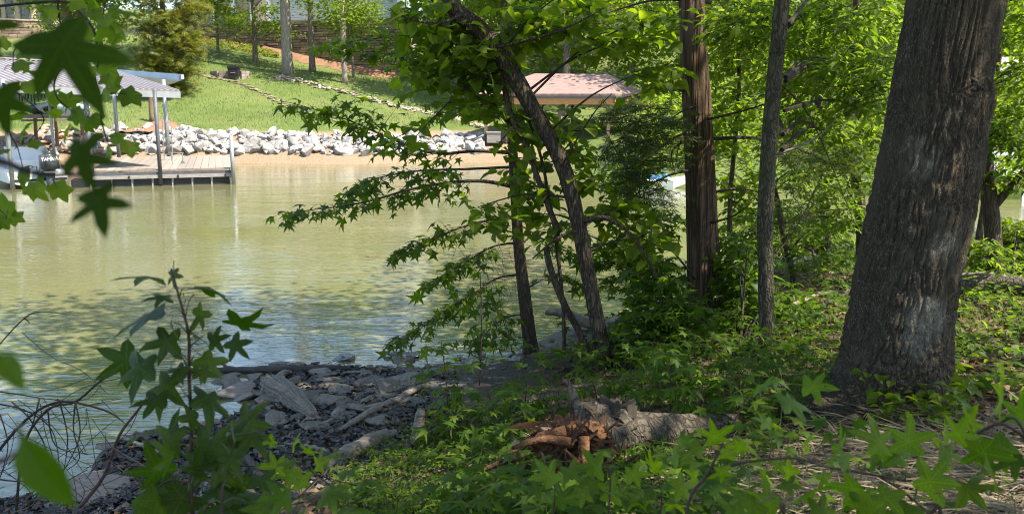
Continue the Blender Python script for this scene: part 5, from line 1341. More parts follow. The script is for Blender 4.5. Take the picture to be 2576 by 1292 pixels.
p = scatter(900, low_, .005); V = MB().add(*merge(LEAF2, p + ez * .02, flat_frames(len(p), .5), rng.uniform(.03, .08, len(p))))
single('beach_leaves', V, 'dead_leaf', 'scattered pale dead leaves and chips on the muddy beach', 'leaf litter', kind='stuff')
hi_ = lambda u, v, x, y, z: np.clip((z - .25) * 4, 0, 1) * (.25 + .75 * patch(x, y, 1.3, 3))
p = scatter(15000, hi_); V = MB().add(*merge(LEAF2, p + ez * .015, flat_frames(len(p), .45), rng.uniform(.05, .11, len(p))))
single('leaf_litter', V, 'dead_leaf', 'brown dead leaves covering the forest floor', 'leaf litter', kind='stuff')
# low plants: whorls of small leaves
gc = lambda u, v, x, y, z: np.where((u > 1330) & (u < 1860) & (v > 1090) & (v < 1290), .08, 1) * np.clip((z - .2) * 4, 0, 1) * np.clip(.15 + patch(x, y, 1.1, 5) * .9, 0, 1) * np.where((u > 1950) & (v > 1060), .12, 1) * np.where((u < 1150), .35, 1)
def whorls(N, region, hmin, hmax, nl, size, mat, tmpl, name, label, spread=.6, stem='green_stem'):
    b = scatter(N, region); h = rng.uniform(hmin, hmax, N); top = b + np.stack([rng.normal(0, .04, N), rng.normal(0, .04, N), h], 1)
    az = rng.random(N)[:, None] * 6.283 + np.arange(nl)[None] * 6.283 / nl + rng.normal(0, .3, (N, nl)); sz = size * rng.uniform(.6, 1.3, (N, nl))
    zo = rng.uniform(-.35, .05, (N, nl)) * h[:, None]
    out = np.stack([np.cos(az), np.sin(az), np.zeros_like(az)], -1)
    pos = top[:, None] + np.stack([np.zeros_like(zo), np.zeros_like(zo), zo], -1) + out * (sz * .2)[..., None]
    ax = out + np.stack([np.zeros_like(az)] * 2 + [rng.normal(-.1, .3, az.shape)], -1)
    n = np.array([0, 0, 1.0]) + rng.normal(0, .3, (N, nl, 3))
    mb = MB().add(*merge(tmpl, pos.reshape(-1, 3), frames(ax.reshape(-1, 3), n.reshape(-1, 3)), sz.ravel()))
    o = single(name, mb, mat, label, 'ground cover', kind='stuff')
    tw = MB(); d = top - b; twig_tubes(tw, b, d + 1e-6, np.linalg.norm(d, axis=1), .003, 0.0)
    me = tw.mesh('stems'); me.materials.append(MAT[stem]); so = bpy.data.objects.new('stems', me); COL.objects.link(so); so.parent = o; so['kind'] = 'stuff'
whorls(900, gc, .05, .20, 5, .062, 'ground_leaf', OVATE, 'low_groundcover', 'low broad leaved green ground cover under the trees')
whorls(330, lambda u, v, x, y, z: gc(u, v, x, y, z) * ((u > 1100) & (u < 2150)), .18, .45, 6, .10, 'ground_leaf', STAR, 'seedling_carpet', 'carpet of small star leaved seedlings between the trunks')
whorls(2600, lambda u, v, x, y, z: np.clip((z - .3) * 3, 0, 1) * ((u > 850) & (u < 1700) & (v > 1080)) * (.3 + patch(x, y, 2.0, 8)), .03, .12, 6, .040, 'ground_leaf', OVATE_N, 'creeping_groundcover', 'fine leaved creeping ground cover in front of the rotten log')
whorls(560, lambda u, v, x, y, z: ((u > 2340) & (v < 1020)) * 1.0, .05, .18, 5, .085, 'beech', OVATE, 'sunny_groundcover', 'bright ground cover in the sunny gap right of the oak')
whorls(60, lambda u, v, x, y, z: ((np.abs(u - 2310) < 120) & (v > 1010) & (v < 1100)) * 1.0, .10, .32, 5, .065, 'canopy', CORD, 'oak_foot_plants', 'dark leafy plants growing around the foot of the oak')
# grass
gb = scatter(5200, lambda u, v, x, y, z: np.clip((z - .22) * 4, 0, 1) * patch(x, y, 1.7, 9) ** 2 * np.where(u < 1000, .4, 1)); N = len(gb)
def blades(b, L, w, lean, mat, name, label, cat, flat=False, dirz=None):
    N = len(b); az = rng.random(N) * 6.283 if dirz is None else dirz; h = np.stack([np.cos(az), np.sin(az), np.zeros(N)], 1); s = np.stack([-np.sin(az), np.cos(az), np.zeros(N)], 1)
    ln = L * rng.uniform(.5, 1.3, N)[:, None]; lean = lean * rng.uniform(.4, 1.4, N)[:, None]
    if flat:
        zz = rng.uniform(.01, .06, N)[:, None] * ez; t_ = rng.normal(0, .10, N)[:, None] * ez
        p0 = b + zz; p1 = p0 + h * ln * .5 + t_ * ln * .5 + ez * .02; p2 = p0 + h * ln + t_ * ln + s * rng.normal(0, .03, N)[:, None]
    else:
        p0 = b; p1 = b + ez * ln * .55 + h * ln * lean * .3; p2 = b + ez * ln * .85 + h * ln * lean
    W = s * w
    up_ = ez * w * .6 if flat else 0
    V = np.stack([p0 - W, p0 + W, p1 - W * .8 + up_, p1 + W * .8 - up_, p2], 1); T = np.array([(0, 1, 3), (0, 3, 2), (2, 3, 4)])
    return single(name, MB().add(V.reshape(-1, 3), (T[None] + (np.arange(N) * 5)[:, None, None]).reshape(-1, 3)), mat, label, cat, kind='stuff')
blades(gb, .17, .0028, .6, 'grass', 'grass_tufts', 'thin grass blades scattered over the forest floor', 'grass')
sb_ = scatter(5200, lambda u, v, x, y, z: ((u > 1720) & (v > 1040)) * np.clip((u - 1700) / 400 + (v - 1250) / 300, .05, 1) * np.where(v < 1130, .15, 1))
blades(sb_, .42, .0038, 0, 'straw', 'straw_litter', 'flattened pale dry straw in the lower right corner', 'straw', True, rng.normal(.25, .75, 5200) + np.where(rng.random(5200) < .5, math.pi, 0))
sb_ = scatter(500, lambda u, v, x, y, z: ((u > 1150)) * patch(x, y, 1.4, 12) ** 2)
blades(sb_, .26, .0022, 0, 'straw', 'dry_stalks', 'thin dry stalks lying across the forest floor', 'straw', True)
# litter twigs
tw = MB(); b = scatter(420, lambda u, v, x, y, z: np.full_like(u, .7)); N = len(b); az = rng.random(N) * 6.283
twig_tubes(tw, b + ez * .02, np.stack([np.cos(az), np.sin(az), rng.normal(0, .08, N)], 1), rng.uniform(.2, .7, N), rng.uniform(.003, .009, N), 0)
single('fallen_twigs', tw, 'wet_wood', 'dark fallen twigs lying on mud and leaf litter', 'twigs', kind='stuff')

# ---- fallen wood
def log(name, label, px, w, mat, lump=.22, seg=16, lift=.3, cat='log', sub=5, depths=None):
    P3 = []; rad = []
    for k, ((u, v), ww) in enumerate(zip(px, w)):
        p = G(u, v) if depths is None else P(u, v, depths[k]); r = ww / 2 / pxm(p); P3.append(p + ez * r * lift); rad.append(r)
    p, r = smooth_pts(P3, sub, rad); p[1:-1] += rng.normal(0, .006, (len(p) - 2, 3))
    th = Thing(name, label, cat, P3[0]); th.part('wood', MB().tube(p, r, seg, lump), mat, True); return th, p
th, p = log('driftwood_branch', 'long dark wet driftwood branch lying across the water edge', [(452, 938), (560, 937), (640, 940), (720, 938), (800, 934), (900, 932)], [10, 17, 20, 22, 20, 9], 'wet_wood', lift=.8)
th.part('branch', MB().tube(smooth_pts([p[6], p[6] + [-.12, .05, .06], p[6] + [-.3, .1, .04]], 4), np.linspace(.02, .006, 9), 6), 'wet_wood', True)
th, p = log('driftwood_pole', 'straight grey bleached pole slanting up the stony beach', [(862, 1087), (940, 1045), (1010, 1010), (1078, 975)], [13, 17, 16, 13], 'drift_x', .08, lift=1.6)
th.part('branch', MB().tube([p[7], p[7] + [-.10, .08, .14]], [.014, .004], 6), 'drift_x', True)
log('grey_log', 'thick grey splintered log half buried in the bank', [(820, 1180), (890, 1148), (950, 1115), (1000, 1095)], [34, 46, 44, 24], 'drift_x', .16, lift=.5)
log('short_stick', 'short grey stick on the mud below the driftwood stump', [(770, 1085), (830, 1062), (850, 1050)][::-1], [8, 10, 12], 'drift_x', lift=1)
log('mud_stick', 'pale stick pointing from the mud towards the blue water', [(305, 1108), (350, 1125), (402, 1145)], [9, 11, 9], 'drift_x', lift=1.2)
log('small_branch', 'small weathered branch lying on the mud near the splintered log', [(690, 1130), (740, 1120), (790, 1132), (830, 1138)], [8, 9, 12, 8], 'drift_x', lift=1)
log('slanting_limb', 'fallen dark limb behind the bright low sapling at the bottom', [(612, 1140), (650, 1200), (700, 1262)], [12, 22, 28], 'log_bark', lift=.9)
# driftwood stump: twisted wedge with roots
sp = G(720, 1000); st_ = Thing('driftwood_stump', 'twisted grey driftwood stump with ridged grain on the stony beach', 'stump', sp)
a = G(690, 985) + ez * .05; b = G(790, 1055) + ez * .03
pts_, rad_ = smooth_pts([a + [-.04, .05, .05], a, (a + b) / 2 + ez * .03, b], 6, [.10, .135, .10, .04])
st_.part('trunk', MB().tube(pts_, rad_, 90, .04, lambda an, i, n, rr: rr * .82 * (1 + .22 * np.cos(an * 3 + .4 + i * .05) + .22 * np.abs(np.sin(an * 7 + .6 * math.sin(i * .5))) + .10 * np.abs(np.sin(an * 17 + i * .2)) + .08 * math.sin(i * 1.7))), 'drift_x', False)
for (du, dv_, r) in ((-40, 30, .05), (40, -28, .05)):
    e = G(695 + du, 965 + dv_); st_.part('root', MB().tube(smooth_pts([a + [0, 0, .02], (a + e) / 2 + ez * .07, e], 4), np.linspace(r * 1.0, r * .35, 9), 14, .3), 'drift_x', False)
# upright snag
s0 = G(1046, 1112); s1 = P(1060, 1030, s0[1] - .05); q, r = smooth_pts([s0 - ez * .05, (s0 + s1) / 2, s1], 4, [.055, .045, .03]); 
o = single('broken_snag', MB().tube(q, r, 12, .2), 'drift_x', 'short broken grey snag standing beside the seedlings', 'snag', smooth=True)
# pale broken log at the water behind the thin tree
log('pale_broken_log', 'bleached broken log at the water edge between the two thin trunks', [(1372, 790), (1420, 800), (1480, 825), (1560, 850)], [14, 24, 26, 22], 'drift_x', .3, lift=1.0, depths=[tb_[1] + 1.0, tb_[1] + .9, tb_[1] + .7, tb_[1] + .5])
log('dark_fallen_log', 'dark fallen log behind the oak at the right edge', [(2395, 745), (2470, 735), (2540, 740), (2640, 748)], [40, 52, 56, 56], 'log_bark', .1, lift=.6)
log('pale_log', 'pale weathered log on top of the dark one at the right', [(2400, 718), (2460, 716), (2520, 728), (2560, 742)], [12, 16, 18, 14], 'drift_x', .1, lift=3.2)
log('pale_branch', 'pale bent fallen branch between the mossy trunk and the oak', [(1955, 805), (2010, 770), (2070, 748), (2140, 742)], [8, 11, 10, 8], 'drift_x', lift=2.0)
log('long_fallen_limb', 'long thin fallen limb behind the mossy trunk', [(1955, 830), (2050, 790), (2150, 735), (2180, 700)], [5, 7, 8, 6], 'wet_wood', lift=3)
log('mossy_log', 'low dull log lying in the seedlings behind the rotten log', [(1290, 1030), (1380, 1005), (1480, 985), (1580, 970)], [22, 34, 36, 26], 'log_bark', .12, lift=.3)
# rotten log with orange crumbling end
l0 = G(1480, 1175); l1 = G(1660, 1120); l2 = G(1850, 1085)
rl = Thing('rotten_log', 'fallen log with grey bark and a crumbling orange rotten end', 'log', l0)
pts_, rad_ = smooth_pts([l0 + ez * .20, l0 * .5 + l1 * .5 + ez * .14, l1 + ez * .08, l2 + ez * .02], 7, [.20, .145, .125, .09])
rl.part('trunk', MB().tube(pts_, rad_, 36, .06, lambda an, i, n, rr: rr * (1 + .05 * np.cos(an * 5) + .04 * np.abs(np.sin(an * 9 + i * .2)))), 'log_bark', True)
mbx = MB()
ax = norm(l0 - l1)
for k in range(26):     # bark flakes curling off
    c = pts_[rng.integers(0, 9)]; an = rng.uniform(.2, 2.9); off = np.array([0, math.cos(an), abs(math.sin(an))]) * .19
    rl.inst('bark_flake', LEAFMESH.setdefault(('flake', 0), [mesh_np('bark_flake', *MB().poly(np.array([(-.5, -.35, 0), (.5, -.4, .03), (.55, .3, .08), (-.4, .42, .10), (-.5, -.35, -.05), (.5, -.4, -.02), (.55, .3, .03), (-.4, .42, .05)]), [(0, 1, 2, 3), (7, 6, 5, 4), (0, 4, 5, 1), (1, 5, 6, 2), (2, 6, 7, 3), (3, 7, 4, 0)]).__dict__['V'], MB().poly(np.zeros((8, 3)), [(0, 1, 2, 3), (7, 6, 5, 4), (0, 4, 5, 1), (1, 5, 6, 2), (2, 6, 7, 3), (3, 7, 4, 0)]).T[0])])[0],
            rock_m4(c + off - rl.base, (rng.uniform(.06, .13), rng.uniform(.05, .1), .1), rot_any(.5)))
LEAFMESH[('flake', 0)][0].materials.append(MAT['log_bark'])
V, T = (lambda bm: (bmesh.ops.create_icosphere(bm, subdivisions=5, radius=1.0), np.array([v.co[:] for v in bm.verts]), [[v.index for v in f.verts] for f in bm.faces])[1:])(bmesh.new())
n3 = .30 * np.abs(np.sin(V[:, 0] * 5 + 2 * np.sin(V[:, 2] * 4))) + .22 * np.sin(V[:, 1] * 9 + V[:, 2] * 7 + 1) + .16 * np.sin(V[:, 0] * 17 + V[:, 2] * 13) + .10 * np.sin(V[:, 2] * 31 + V[:, 0] * 23) + .08 * np.sin(V[:, 1] * 41 + V[:, 0] * 37)
c0 = G(1440, 1200); n3 = n3 * .55 + .16 * np.sin(V[:, 0] * 29 + 3 * np.sin(V[:, 2] * 9)) + .12 * np.sin(V[:, 1] * 53 + V[:, 0] * 47) + .10 * rng.random(len(V))
W = V * (1 + .42 * n3[:, None]) * np.array([.23, .17, .20]) + c0 + np.array([-.02, .05, .12])
rl.part('rotten_core', MB().add(W, T), 'rot', False)
chunk = rock_mesh('rotten_chunk', .6, 'rot', 8, 400); chunk2 = rock_mesh('rotten_chunk', .6, 'rip_clay', 8, 401)
for k in range(150):
    q = in_ellipsoid(1)[0] * np.array([.38, .24, .30]); pnt = c0 + np.array([-.02, -.02, .10]) + q; pnt[2] = max(pnt[2], gz(pnt[0], pnt[1]))
    rl.inst('rotten_chunk', chunk2 if k % 6 == 0 else chunk, rock_m4(pnt - rl.base, rng.uniform(.015, .045, 3) * np.array([3.2, .7, .4]), rot_any(1.2)))
for (dx, dy, dz, ex, ey, ez_) in ((-.05, -.1, .32, -.42, -.15, .16), (0, -.12, .25, -.35, -.3, .30), (.05, -.15, .3, .05, -.3, .02), (-.1, -.05, .15, -.55, -.05, .05), (.02, 0, .42, -.06, .02, .58)):
    rl.part('root', MB().tube(smooth_pts([c0 + [dx, dy, dz], c0 + np.array([(dx + ex) / 2, (dy + ey) / 2, (dz + ez_) / 2 + .04]), c0 + [ex, ey, ez_]], 4), np.linspace(.035, .010, 9), 8, .15), 'rot' if ez_ < .5 else 'log_bark', True)

# ================================================================ SAPLINGS AND SEEDLINGS (single leaves)
def plant_px(name, label, stems, leaves, kind='star_hi', mat='sweetgum', d=2.2, cat='sapling', group=None, face=.55, stem_mat='red_stem', ground=True, r=.005, jit=.10, base=None, dang=None, noise_n=.45):
    s3 = []; spx = []
    for (px, w) in stems:
        p3 = [P(u, v, d + (rng.normal(0, .02) if k else 0)) for k, (u, v) in enumerate(px)]; s3.append((np.array(p3), w)); 
    b0 = s3[0][0][0].copy()
    if ground: b0[2] = gz(b0[0], b0[1])
    th = Thing(name, label, cat, b0, group)
    for k, (p3, w) in enumerate(s3):
        p = np.concatenate([[b0 - ez * .03], p3]) if (k == 0 and ground and b0[2] < p3[0][2] - .02) else p3
        p = smooth_pts(p, 6); th.part('stem' if k == 0 else 'branch', MB().tube(p, np.linspace(w, w * .45, len(p)), 7, .06), stem_mat, True)
        for q in p: spx.append((q, *uv_of(q)))
    S = np.array([q[0] for q in spx]); SU = np.array([(q[1], q[2]) for q in spx]); tw = MB()
    for lf in leaves:
        u, v, size = lf[:3]
        dist = np.hypot(SU[:, 0] - u, (SU[:, 1] - v) - 12); k = np.argmin(dist); su, sv = SU[k]; sp_ = S[k]
        du, dv2 = u - su, v - sv; L = math.hypot(du, dv2)
        if L < 6: an = rng.random() * 6.283; du, dv2 = math.cos(an), abs(math.sin(an)); L = 1
        if len(lf) > 3: an = math.radians(lf[3]); du, dv2, L = math.sin(an), -math.cos(an), 1
        du /= L; dv2 /= L
        dep = d + rng.normal(0, jit); c = P(u, v, dep); s = size / pxm(c)
        axis = RGT * du - UP * dv2 + np.array([0, rng.normal(-.15, .35), -.18])
        n = ez * (1 - face) * 1.3 - FWD * face + rng.normal(0, noise_n, 3)
        R = frames(axis[None], n[None])[0]; a = R[:, 1]
        b = c - a * s * .62
        mv = {'sweetgum': 'sweetgum_v', 'ground_leaf': 'seedling_v', 'beech': 'bright_v'}.get(mat, mat) if kind == 'star_hi' else mat
        th.inst('leaf', leaf_mesh(kind, mv), mat4(R, b - th.base, s))
        mid = (sp_ + b) / 2 + ez * .01
        tw.tube(smooth_pts([sp_, mid, b + a * s * .1], 3), r * .32, 4)
    if tw.n: th.part('petioles', tw, 'green_stem', stuff=True)
    return th
cv = lambda x, y: (x * .535, 601 + y * .535)
L1 = []
for (x, y, s, an) in [(735, 175, 200, -70), (815, 150, 90, 170), (955, 225, 190, 70), (795, 265, 120, -70), (745, 335, 230, -100), (935, 325, 130, 150), (1075, 395, 210, 105), (1085, 475, 120, 125), (825, 475, 165, -80), (880, 425, 120, 110), (955, 555, 150, 125), (635, 545, 200, -115), (700, 585, 220, -100),
                      (785, 640, 210, -160), (940, 720, 200, 110), (770, 750, 150, -80), (890, 810, 150, 185), (725, 900, 170, -85), (860, 590, 120, -120), (800, 380, 110, 190), (920, 620, 100, 100), (985, 480, 110, 60)]:
    u, v = cv(x, y); L1.append((u, v, s * .535 * 1.05, an))
for (x, y) in [(830, 950), (960, 960), (1040, 985), (820, 1050), (950, 1050), (1060, 1070), (760, 1120), (1000, 1140), (1130, 1120), (700, 1190), (850, 1190), (960, 1220), (1150, 1190), (690, 1255), (900, 1110), (1090, 1220), (800, 1260), (1010, 1270), (1190, 1130), (1130, 900), (880, 1260)]:
    u, v = cv(x, y); L1.append((u, v, rng.uniform(85, 128)))
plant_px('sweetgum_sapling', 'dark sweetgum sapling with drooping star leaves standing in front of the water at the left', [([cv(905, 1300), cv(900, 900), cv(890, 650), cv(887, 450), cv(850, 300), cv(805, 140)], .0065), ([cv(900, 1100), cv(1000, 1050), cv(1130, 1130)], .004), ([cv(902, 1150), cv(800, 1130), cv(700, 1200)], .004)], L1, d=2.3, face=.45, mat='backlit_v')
# low bright sapling at the bottom
plant_px('bright_seedling', 'bright yellow green star leaved seedling at the bottom edge', [([(880, 1300), (840, 1230), (790, 1190), (720, 1135)], .004), ([(800, 1200), (760, 1240), (700, 1290)], .003)],
         [(690, 1114, 48, -40), (733, 1130, 55, 10), (775, 1140, 40), (805, 1152, 70, 60), (709, 1171, 62, -80), (747, 1192, 70, -60), (703, 1224, 66, 190), (855, 1192, 60, 60), (800, 1180, 55), (757, 1224, 60), (840, 1225, 50, 100), (735, 1160, 45)], mat='beech', d=2.9, group=None, face=.4)
plant_px('broad_seedling', 'seedling with large blue green star leaves at the bottom edge left of centre', [([(800, 1330), (790, 1270), (760, 1240)], .004)],
         [(900, 1212, 78, 60), (857, 1272, 110, 70), (809, 1240, 95), (757, 1285, 100), (693, 1275, 100, -80), (830, 1310, 100), (730, 1250, 80, -60)], d=2.0, face=.4)
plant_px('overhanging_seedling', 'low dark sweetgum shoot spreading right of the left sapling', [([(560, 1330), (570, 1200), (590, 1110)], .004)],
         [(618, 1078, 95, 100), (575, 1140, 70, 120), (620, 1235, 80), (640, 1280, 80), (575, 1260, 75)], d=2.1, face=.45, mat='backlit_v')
c8 = lambda x, y: (1717 + x / 3, 944.6 + y / 3)
LB = [(*c8(x, y), s / 3 * 1.1) for (x, y, s) in [(560, 90, 190), (760, 190, 270), (930, 70, 210), (500, 240, 180), (400, 480, 190), (260, 500, 200), (640, 385, 150), (150, 560, 160), (330, 620, 130), (100, 680, 150), (900, 520, 150), (820, 690, 170), (700, 640, 120), (1060, 740, 140), (300, 700, 130), (100, 800, 160), (230, 850, 150), (620, 720, 130), (450, 560, 120)]]
plant_px('forked_seedling', 'tall forked sweetgum seedling in front of the fallen log at the lower right', [([c8(20, 1100), c8(190, 740), c8(300, 520), c8(470, 190)], .006), ([c8(190, 740), c8(430, 660), c8(800, 620), c8(1000, 660)], .005)], LB, d=2.5, mat='ground_leaf', face=.5)
LB = [(*c8(x, y), s / 3 * 1.1) for (x, y, s) in [(1170, 600, 240), (1500, 560, 260), (1700, 560, 260), (1990, 690, 330), (1580, 700, 230), (1300, 800, 260), (1560, 860, 260), (1830, 860, 300), (2070, 850, 280), (1720, 980, 250), (1400, 640, 180), (1250, 690, 190), (1450, 960, 240), (1650, 650, 220), (1850, 760, 230), (1350, 900, 200)]]
plant_px('spreading_sapling', 'spreading sweetgum sapling with broad star leaves along the bottom right', [([c8(1950, 1150), c8(1850, 1030), c8(1650, 860), c8(1500, 770)], .006), ([c8(1680, 790), c8(1300, 720), c8(1100, 690), c8(960, 640)], .0045)], LB, d=2.2, face=.5)
LB = [(*c8(x, y), s / 3 * 1.1) for (x, y, s) in [(2230, 520, 280), (2410, 190, 330), (2150, 390, 210), (2310, 650, 270), (2530, 350, 220), (2060, 480, 200), (2450, 500, 260), (2200, 260, 170), (2560, 620, 240), (1960, 560, 180)]]
plant_px('corner_sapling', 'sweetgum sapling with dusky leaves at the right edge below the oak', [([c8(2800, 1150), c8(2650, 600), c8(2520, 330), c8(2400, 350)], .006), ([c8(2600, 480), c8(2400, 360), c8(2150, 470), c8(1900, 560)], .005)], LB, d=1.9, face=.5)
LB = [(*c8(x, y), s / 3 * 1.1) for (x, y, s) in [(880, 910, 320), (560, 930, 250), (700, 990, 220), (1000, 1010, 220), (450, 1010, 200), (780, 850, 160), (620, 1040, 200)]]
plant_px('low_star_seedling', 'low seedling with one very large star leaf at the bottom right of centre', [([c8(760, 1180), c8(750, 1020), c8(720, 930)], .004)], LB, d=2.0, mat='sweetgum', face=.55)
seed = [((1391, 1211), 'star leaved seedling in front of the orange rotten wood', 62, 2.9, [(1391, 1211, 66), (1420, 1190, 60), (1360, 1230, 50), (1350, 1270, 62), (1400, 1265, 58)], 'sweetgum'),
        ((1530, 1190), 'star leaved seedling covering the lower right of the rotten wood', 60, 2.8, [(1512, 1172, 66), (1548, 1222, 62), (1500, 1215, 55), (1580, 1195, 50), (1535, 1255, 60), (1480, 1240, 52), (1590, 1250, 60)], 'ground_leaf'),
        ((1660, 1230), 'star leaved seedling in front of the fallen trunk below the forked seedling', 60, 2.8, [(1628, 1251, 66), (1700, 1227, 60), (1688, 1155, 66), (1708, 1115, 50), (1650, 1190, 60), (1730, 1180, 52), (1680, 1265, 60)], 'ground_leaf')]
for (pos_, lab, sz, d, lv, mt) in seed:
    plant_px('sweetgum_seedling', lab, [([(pos_[0], 1330), (pos_[0] + 5, pos_[1] + 20), (pos_[0] - 5, pos_[1] - 30)], .004)], [(a, b, c * 1.15) for a, b, c in lv], mat=mt, d=d, group='sweetgum seedlings on the bank', face=.5)
# mid distance seedlings standing on the floor
mid = [((1125, 1085), (1110, 860), 26, 9.2, 'tall thin seedling with red leaf tips in front of the pale shoal', 'red'), ((1206, 968), (1206, 650), 24, 9.0, 'upright wiry seedling just right of the pale shoal', 'red'),
       ((1240, 1090), (1225, 980), 16, 6.6, 'small seedling left of the thin sweetgum foot', 'g'), ((1320, 1070), (1325, 960), 16, 6.6, 'small seedling below the thin sweetgum foot', 'g'), ((1400, 1060), (1390, 985), 16, 6.2, 'bushy seedling left of the leaning tree foot', 'g'),
       ((1480, 1050), (1490, 960), 18, 6.6, 'bushy seedling below the leaning tree foot', 'g'), ((1580, 1040), (1590, 930), 20, 6.6, 'bushy seedling right of the leaning tree foot', 'g'), ((1690, 1060), (1695, 880), 26, 6.8, 'tall many leaved seedling below the cedar', 'g'),
       ((1760, 1080), (1770, 930), 22, 6.4, 'broad seedling in front of the cedar and above the fallen log', 'g'), ((1850, 1080), (1860, 930), 20, 6.2, 'seedling below the mossy trunk', 'g'), ((1960, 1060), (1965, 940), 18, 6.0, 'seedling between the mossy trunk and the oak foot', 'g'), ((1100, 1130), (1090, 1040), 14, 6.2, 'seedling beside the broken grey snag', 'g'),
       ((1180, 1130), (1190, 1050), 14, 6.0, 'seedling right of the broken grey snag', 'g'), ((1290, 1140), (1290, 1060), 14, 5.8, 'seedling left of the orange rotten wood', 'g'), ((1950, 960), (1990, 850), 18, 7.4, 'seedling in the dappled light behind the mossy trunk', 'g'), ((1660, 980), (1640, 860), 20, 7.6, 'leafy seedling just left of the cedar foot', 'g')]
for (b_, t_, n, d, lab, kd) in mid:
    bb_ = G(*b_); dd_ = bb_[1]; th = Thing('seedling', lab, 'seedling', bb_, 'seedlings on the forest floor'); tp = P(t_[0], t_[1], dd_)
    pth = smooth_pts([bb_ - ez * .02, (bb_ + tp) / 2 + [rng.normal(0, .02), 0, 0], tp], 5); th.part('stem', MB().tube(pth, np.linspace(.008, .003, len(pth)), 6), 'red_stem', True)
    Hh = tp[2] - bb_[2]; K = max(4, n // 3); tt = np.linspace(.35, 1, K); st0 = bb_ + (tp - bb_) * tt[:, None]; az = np.arange(K) * 2.4 + rng.normal(0, .3, K)
    dr = np.stack([np.cos(az), np.sin(az), np.full(K, .15)], 1); ln = rng.uniform(.14, .30, K) * min(1.4, max(.7, Hh * 1.3)); twx = MB(); twig_tubes(twx, st0, dr, ln, .0025); th.part('twigs', twx, 'red_stem', stuff=True)
    a, R = spray(st0, dr, ln, 4, droop=.3, flat=.35); put_leaves(th, 'star', 'sweetgum_far' if kd == 'red' else 'ground_leaf', a, R, .115 * rng.uniform(.7, 1.2, len(a)), 300)

vt = Thing('added_shade_tree', 'unseen tall tree added beside the viewpoint so its crown shades the near leaves', 'tree', (3.4, -2.6, gz(3.4, -2.6)))  # out-of-view tree, added to keep the sun off the near leaves
pts, rad = smooth_pts([vt.base - ez * .2, vt.base + [.1, 0, 3], vt.base + [0, .2, 7], vt.base + [-.2, .2, 10]], 5, [.24, .18, .14, .05]); vt.part('trunk', MB().tube(pts, rad, 16, .05), 'thin_bark', True)
cc = crown_part(vt, vt.base + [-.3, 1.2, 6.9], (3.6, 3.6, 2.6), 13000, .2, 'canopy', K=240, cs=.5); limbs_to(vt, vt.base + [0, .15, 5], cc[:9], .05, 'thin_bark')
# ---- overhanging twig of small lobed leaves at the upper left
c1 = lambda x, y: (x / 2.508, y / 2.508)
lv = [(570, 460), (650, 445), (680, 510), (250, 520), (430, 655), (365, 715), (415, 810), (590, 750), (545, 770), (690, 940), (800, 920), (720, 870), (610, 870), (800, 590), (660, 595), (710, 560), (130, 330), (40, 280), (100, 410), (230, 450), (560, 200), (620, 230), (740, 240), (700, 290), (700, 80), (790, 70), (590, 100), (480, 30), (90, 740), (30, 940), (200, 900), (120, 860), (240, 1105), (220, 1175), (360, 1180), (150, 1085),
      (560, 60), (650, 140), (520, 290), (60, 560), (20, 640), (170, 560), (300, 640), (500, 720), (40, 1330), (80, 1370), (20, 1390), (760, 200), (680, 180), (330, 60), (610, 20)]
plant_px('overhanging_twigs', 'hanging twigs of small lobed leaves in front of the boat dock at the upper left', [([c1(-200, 60), c1(380, 10), c1(500, 80), c1(590, 190), c1(620, 380), c1(600, 480), c1(630, 600), c1(640, 760), c1(680, 900)], .005), ([c1(420, 390), c1(350, 500), c1(352, 600), c1(440, 690), c1(560, 740)], .0035), ([c1(360, -20), c1(375, 120), c1(390, 180), c1(420, 390)], .0045), ([c1(-60, 560), c1(90, 580), c1(180, 640), c1(260, 720), c1(270, 780), c1(180, 900)], .0035), ([c1(170, 250), c1(90, 320), c1(85, 420)], .003), ([c1(660, 20), c1(640, 150), c1(600, 240)], .003), ([c1(60, 680), c1(60, 830), c1(110, 930), c1(150, 1080)], .003), ([c1(230, 1050), c1(240, 1110)], .002), ([c1(330, 1130), c1(360, 1180)], .002), ([c1(600, 300), c1(700, 310), c1(780, 300)], .003), ([c1(640, 600), c1(700, 590), c1(800, 590)], .003), ([c1(-30, 1300), c1(40, 1360)], .003)],
         [(*c1(x, y), rng.uniform(38, 62)) for x, y in lv], kind='broad', mat='vine', d=3.2, cat='branch', ground=False, face=.6, stem_mat='twig', noise_n=.45)
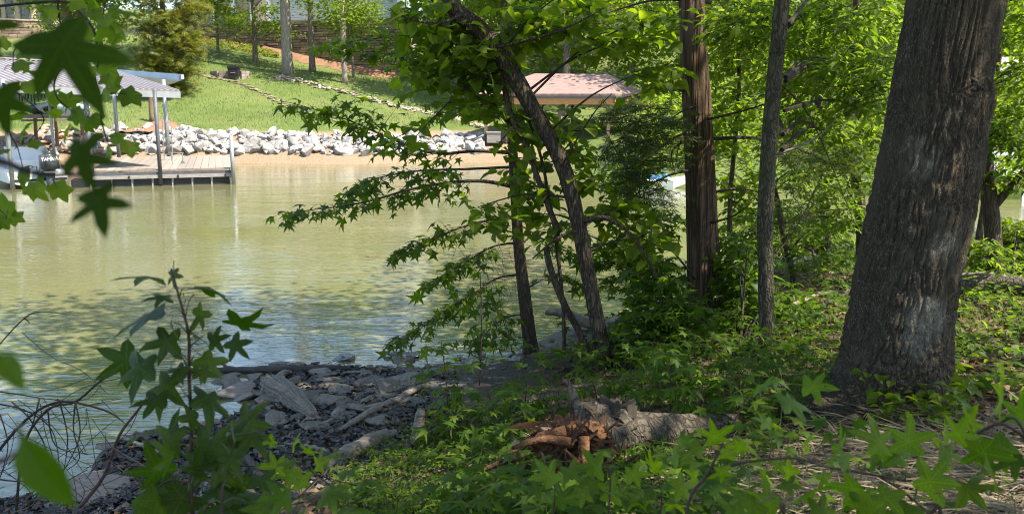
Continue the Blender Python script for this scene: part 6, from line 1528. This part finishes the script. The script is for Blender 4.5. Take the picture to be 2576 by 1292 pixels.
# ---- very near blurred leaves
rng = np.random.default_rng(5); random.seed(5)
for n_ in MAT['shade_tint_v'].node_tree.nodes:
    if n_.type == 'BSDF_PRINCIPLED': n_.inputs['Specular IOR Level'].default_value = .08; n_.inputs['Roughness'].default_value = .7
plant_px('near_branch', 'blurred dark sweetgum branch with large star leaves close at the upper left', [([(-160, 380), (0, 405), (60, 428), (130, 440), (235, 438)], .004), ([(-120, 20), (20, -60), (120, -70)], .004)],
         [(130, 70, 230, 140), (-5, 225, 130, 175), (165, 385, 130, 85), (240, 480, 130, 150), (-40, 40, 120, 150)], mat='shade_tint_v', d=.82, cat='branch', ground=False, face=.75, stem_mat='twig', jit=.03, noise_n=.18)
plant_px('near_shoot', 'blurred near shoot with two long leaves at the lower left corner', [([(-150, 1330), (-60, 1150), (-30, 1000)], .004), ([(-80, 1200), (20, 1150), (60, 1130)], .003)],
         [(25, 930, 130, 120), (115, 1195, 240, 150)], kind='narrow', mat='sweetgum', d=.6, cat='shoot', face=.6, jit=.02, noise_n=.15)
# ---- leafless twiggy shrub at the lower left
tb0 = G(200, 1262); ds = Thing('bare_shrub', 'leafless dark twiggy shrub arching over the water at the lower left', 'shrub', tb0); dsd = 4.2
arcs = [[(200, 1275), (262, 1195), (300, 1095), (340, 1040), (372, 1000)], [(40, 1300), (60, 1120), (120, 1030), (190, 1010), (250, 960), (300, 930), (338, 924)], [(-40, 1180), (60, 1060), (150, 1010), (260, 1030), (310, 1060)], [(-30, 900), (40, 820), (90, 785), (168, 790)], [(-40, 980), (40, 990), (100, 1000), (180, 1010)],
        [(-40, 1010), (60, 1030), (130, 1080), (150, 1170)], [(30, 1010), (80, 1060), (120, 1150), (90, 1250)], [(150, 1010), (170, 1100), (160, 1190)], [(190, 1012), (200, 1100), (150, 1200)], [(100, 1000), (70, 1100), (20, 1170)], [(190, 1010), (185, 1080), (200, 1150), (170, 1180)], [(-30, 1200), (60, 1210), (160, 1190)], [(-30, 1260), (100, 1240), (220, 1180)], [(0, 1040), (20, 1120), (0, 1200)], [(262, 1195), (330, 1170), (390, 1185)], [(120, 1030), (140, 1120), (220, 1140)], [(60, 800), (68, 805), (75, 812)]]
for k, a in enumerate(arcs):
    pth = smooth_pts([P(u, v, dsd + .1 * math.sin(k * 2.1) + rng.normal(0, .03)) for u, v in a], 5); w = .011 if k == 0 else (.008 if k < 3 else .0045)
    ds.part('branch', MB().tube(pth, np.linspace(w, w * .45, len(pth)), 6, .1), 'red_stem' if k == 0 else 'twig', True)
twx = MB()
for k in range(60):
    u, v = rng.uniform(-20, 320), rng.uniform(980, 1280); p0 = P(u, v, dsd + rng.normal(0, .15)); q = [p0]
    dr = np.array([rng.normal(0, .1), rng.normal(0, .05), rng.normal(-.03, .08)])
    for j in range(3): q.append(q[-1] + dr + rng.normal(0, .025, 3))
    twx.tube(smooth_pts(q, 3), .002, 3)
ds.part('fine_twigs', twx, 'twig', stuff=True)
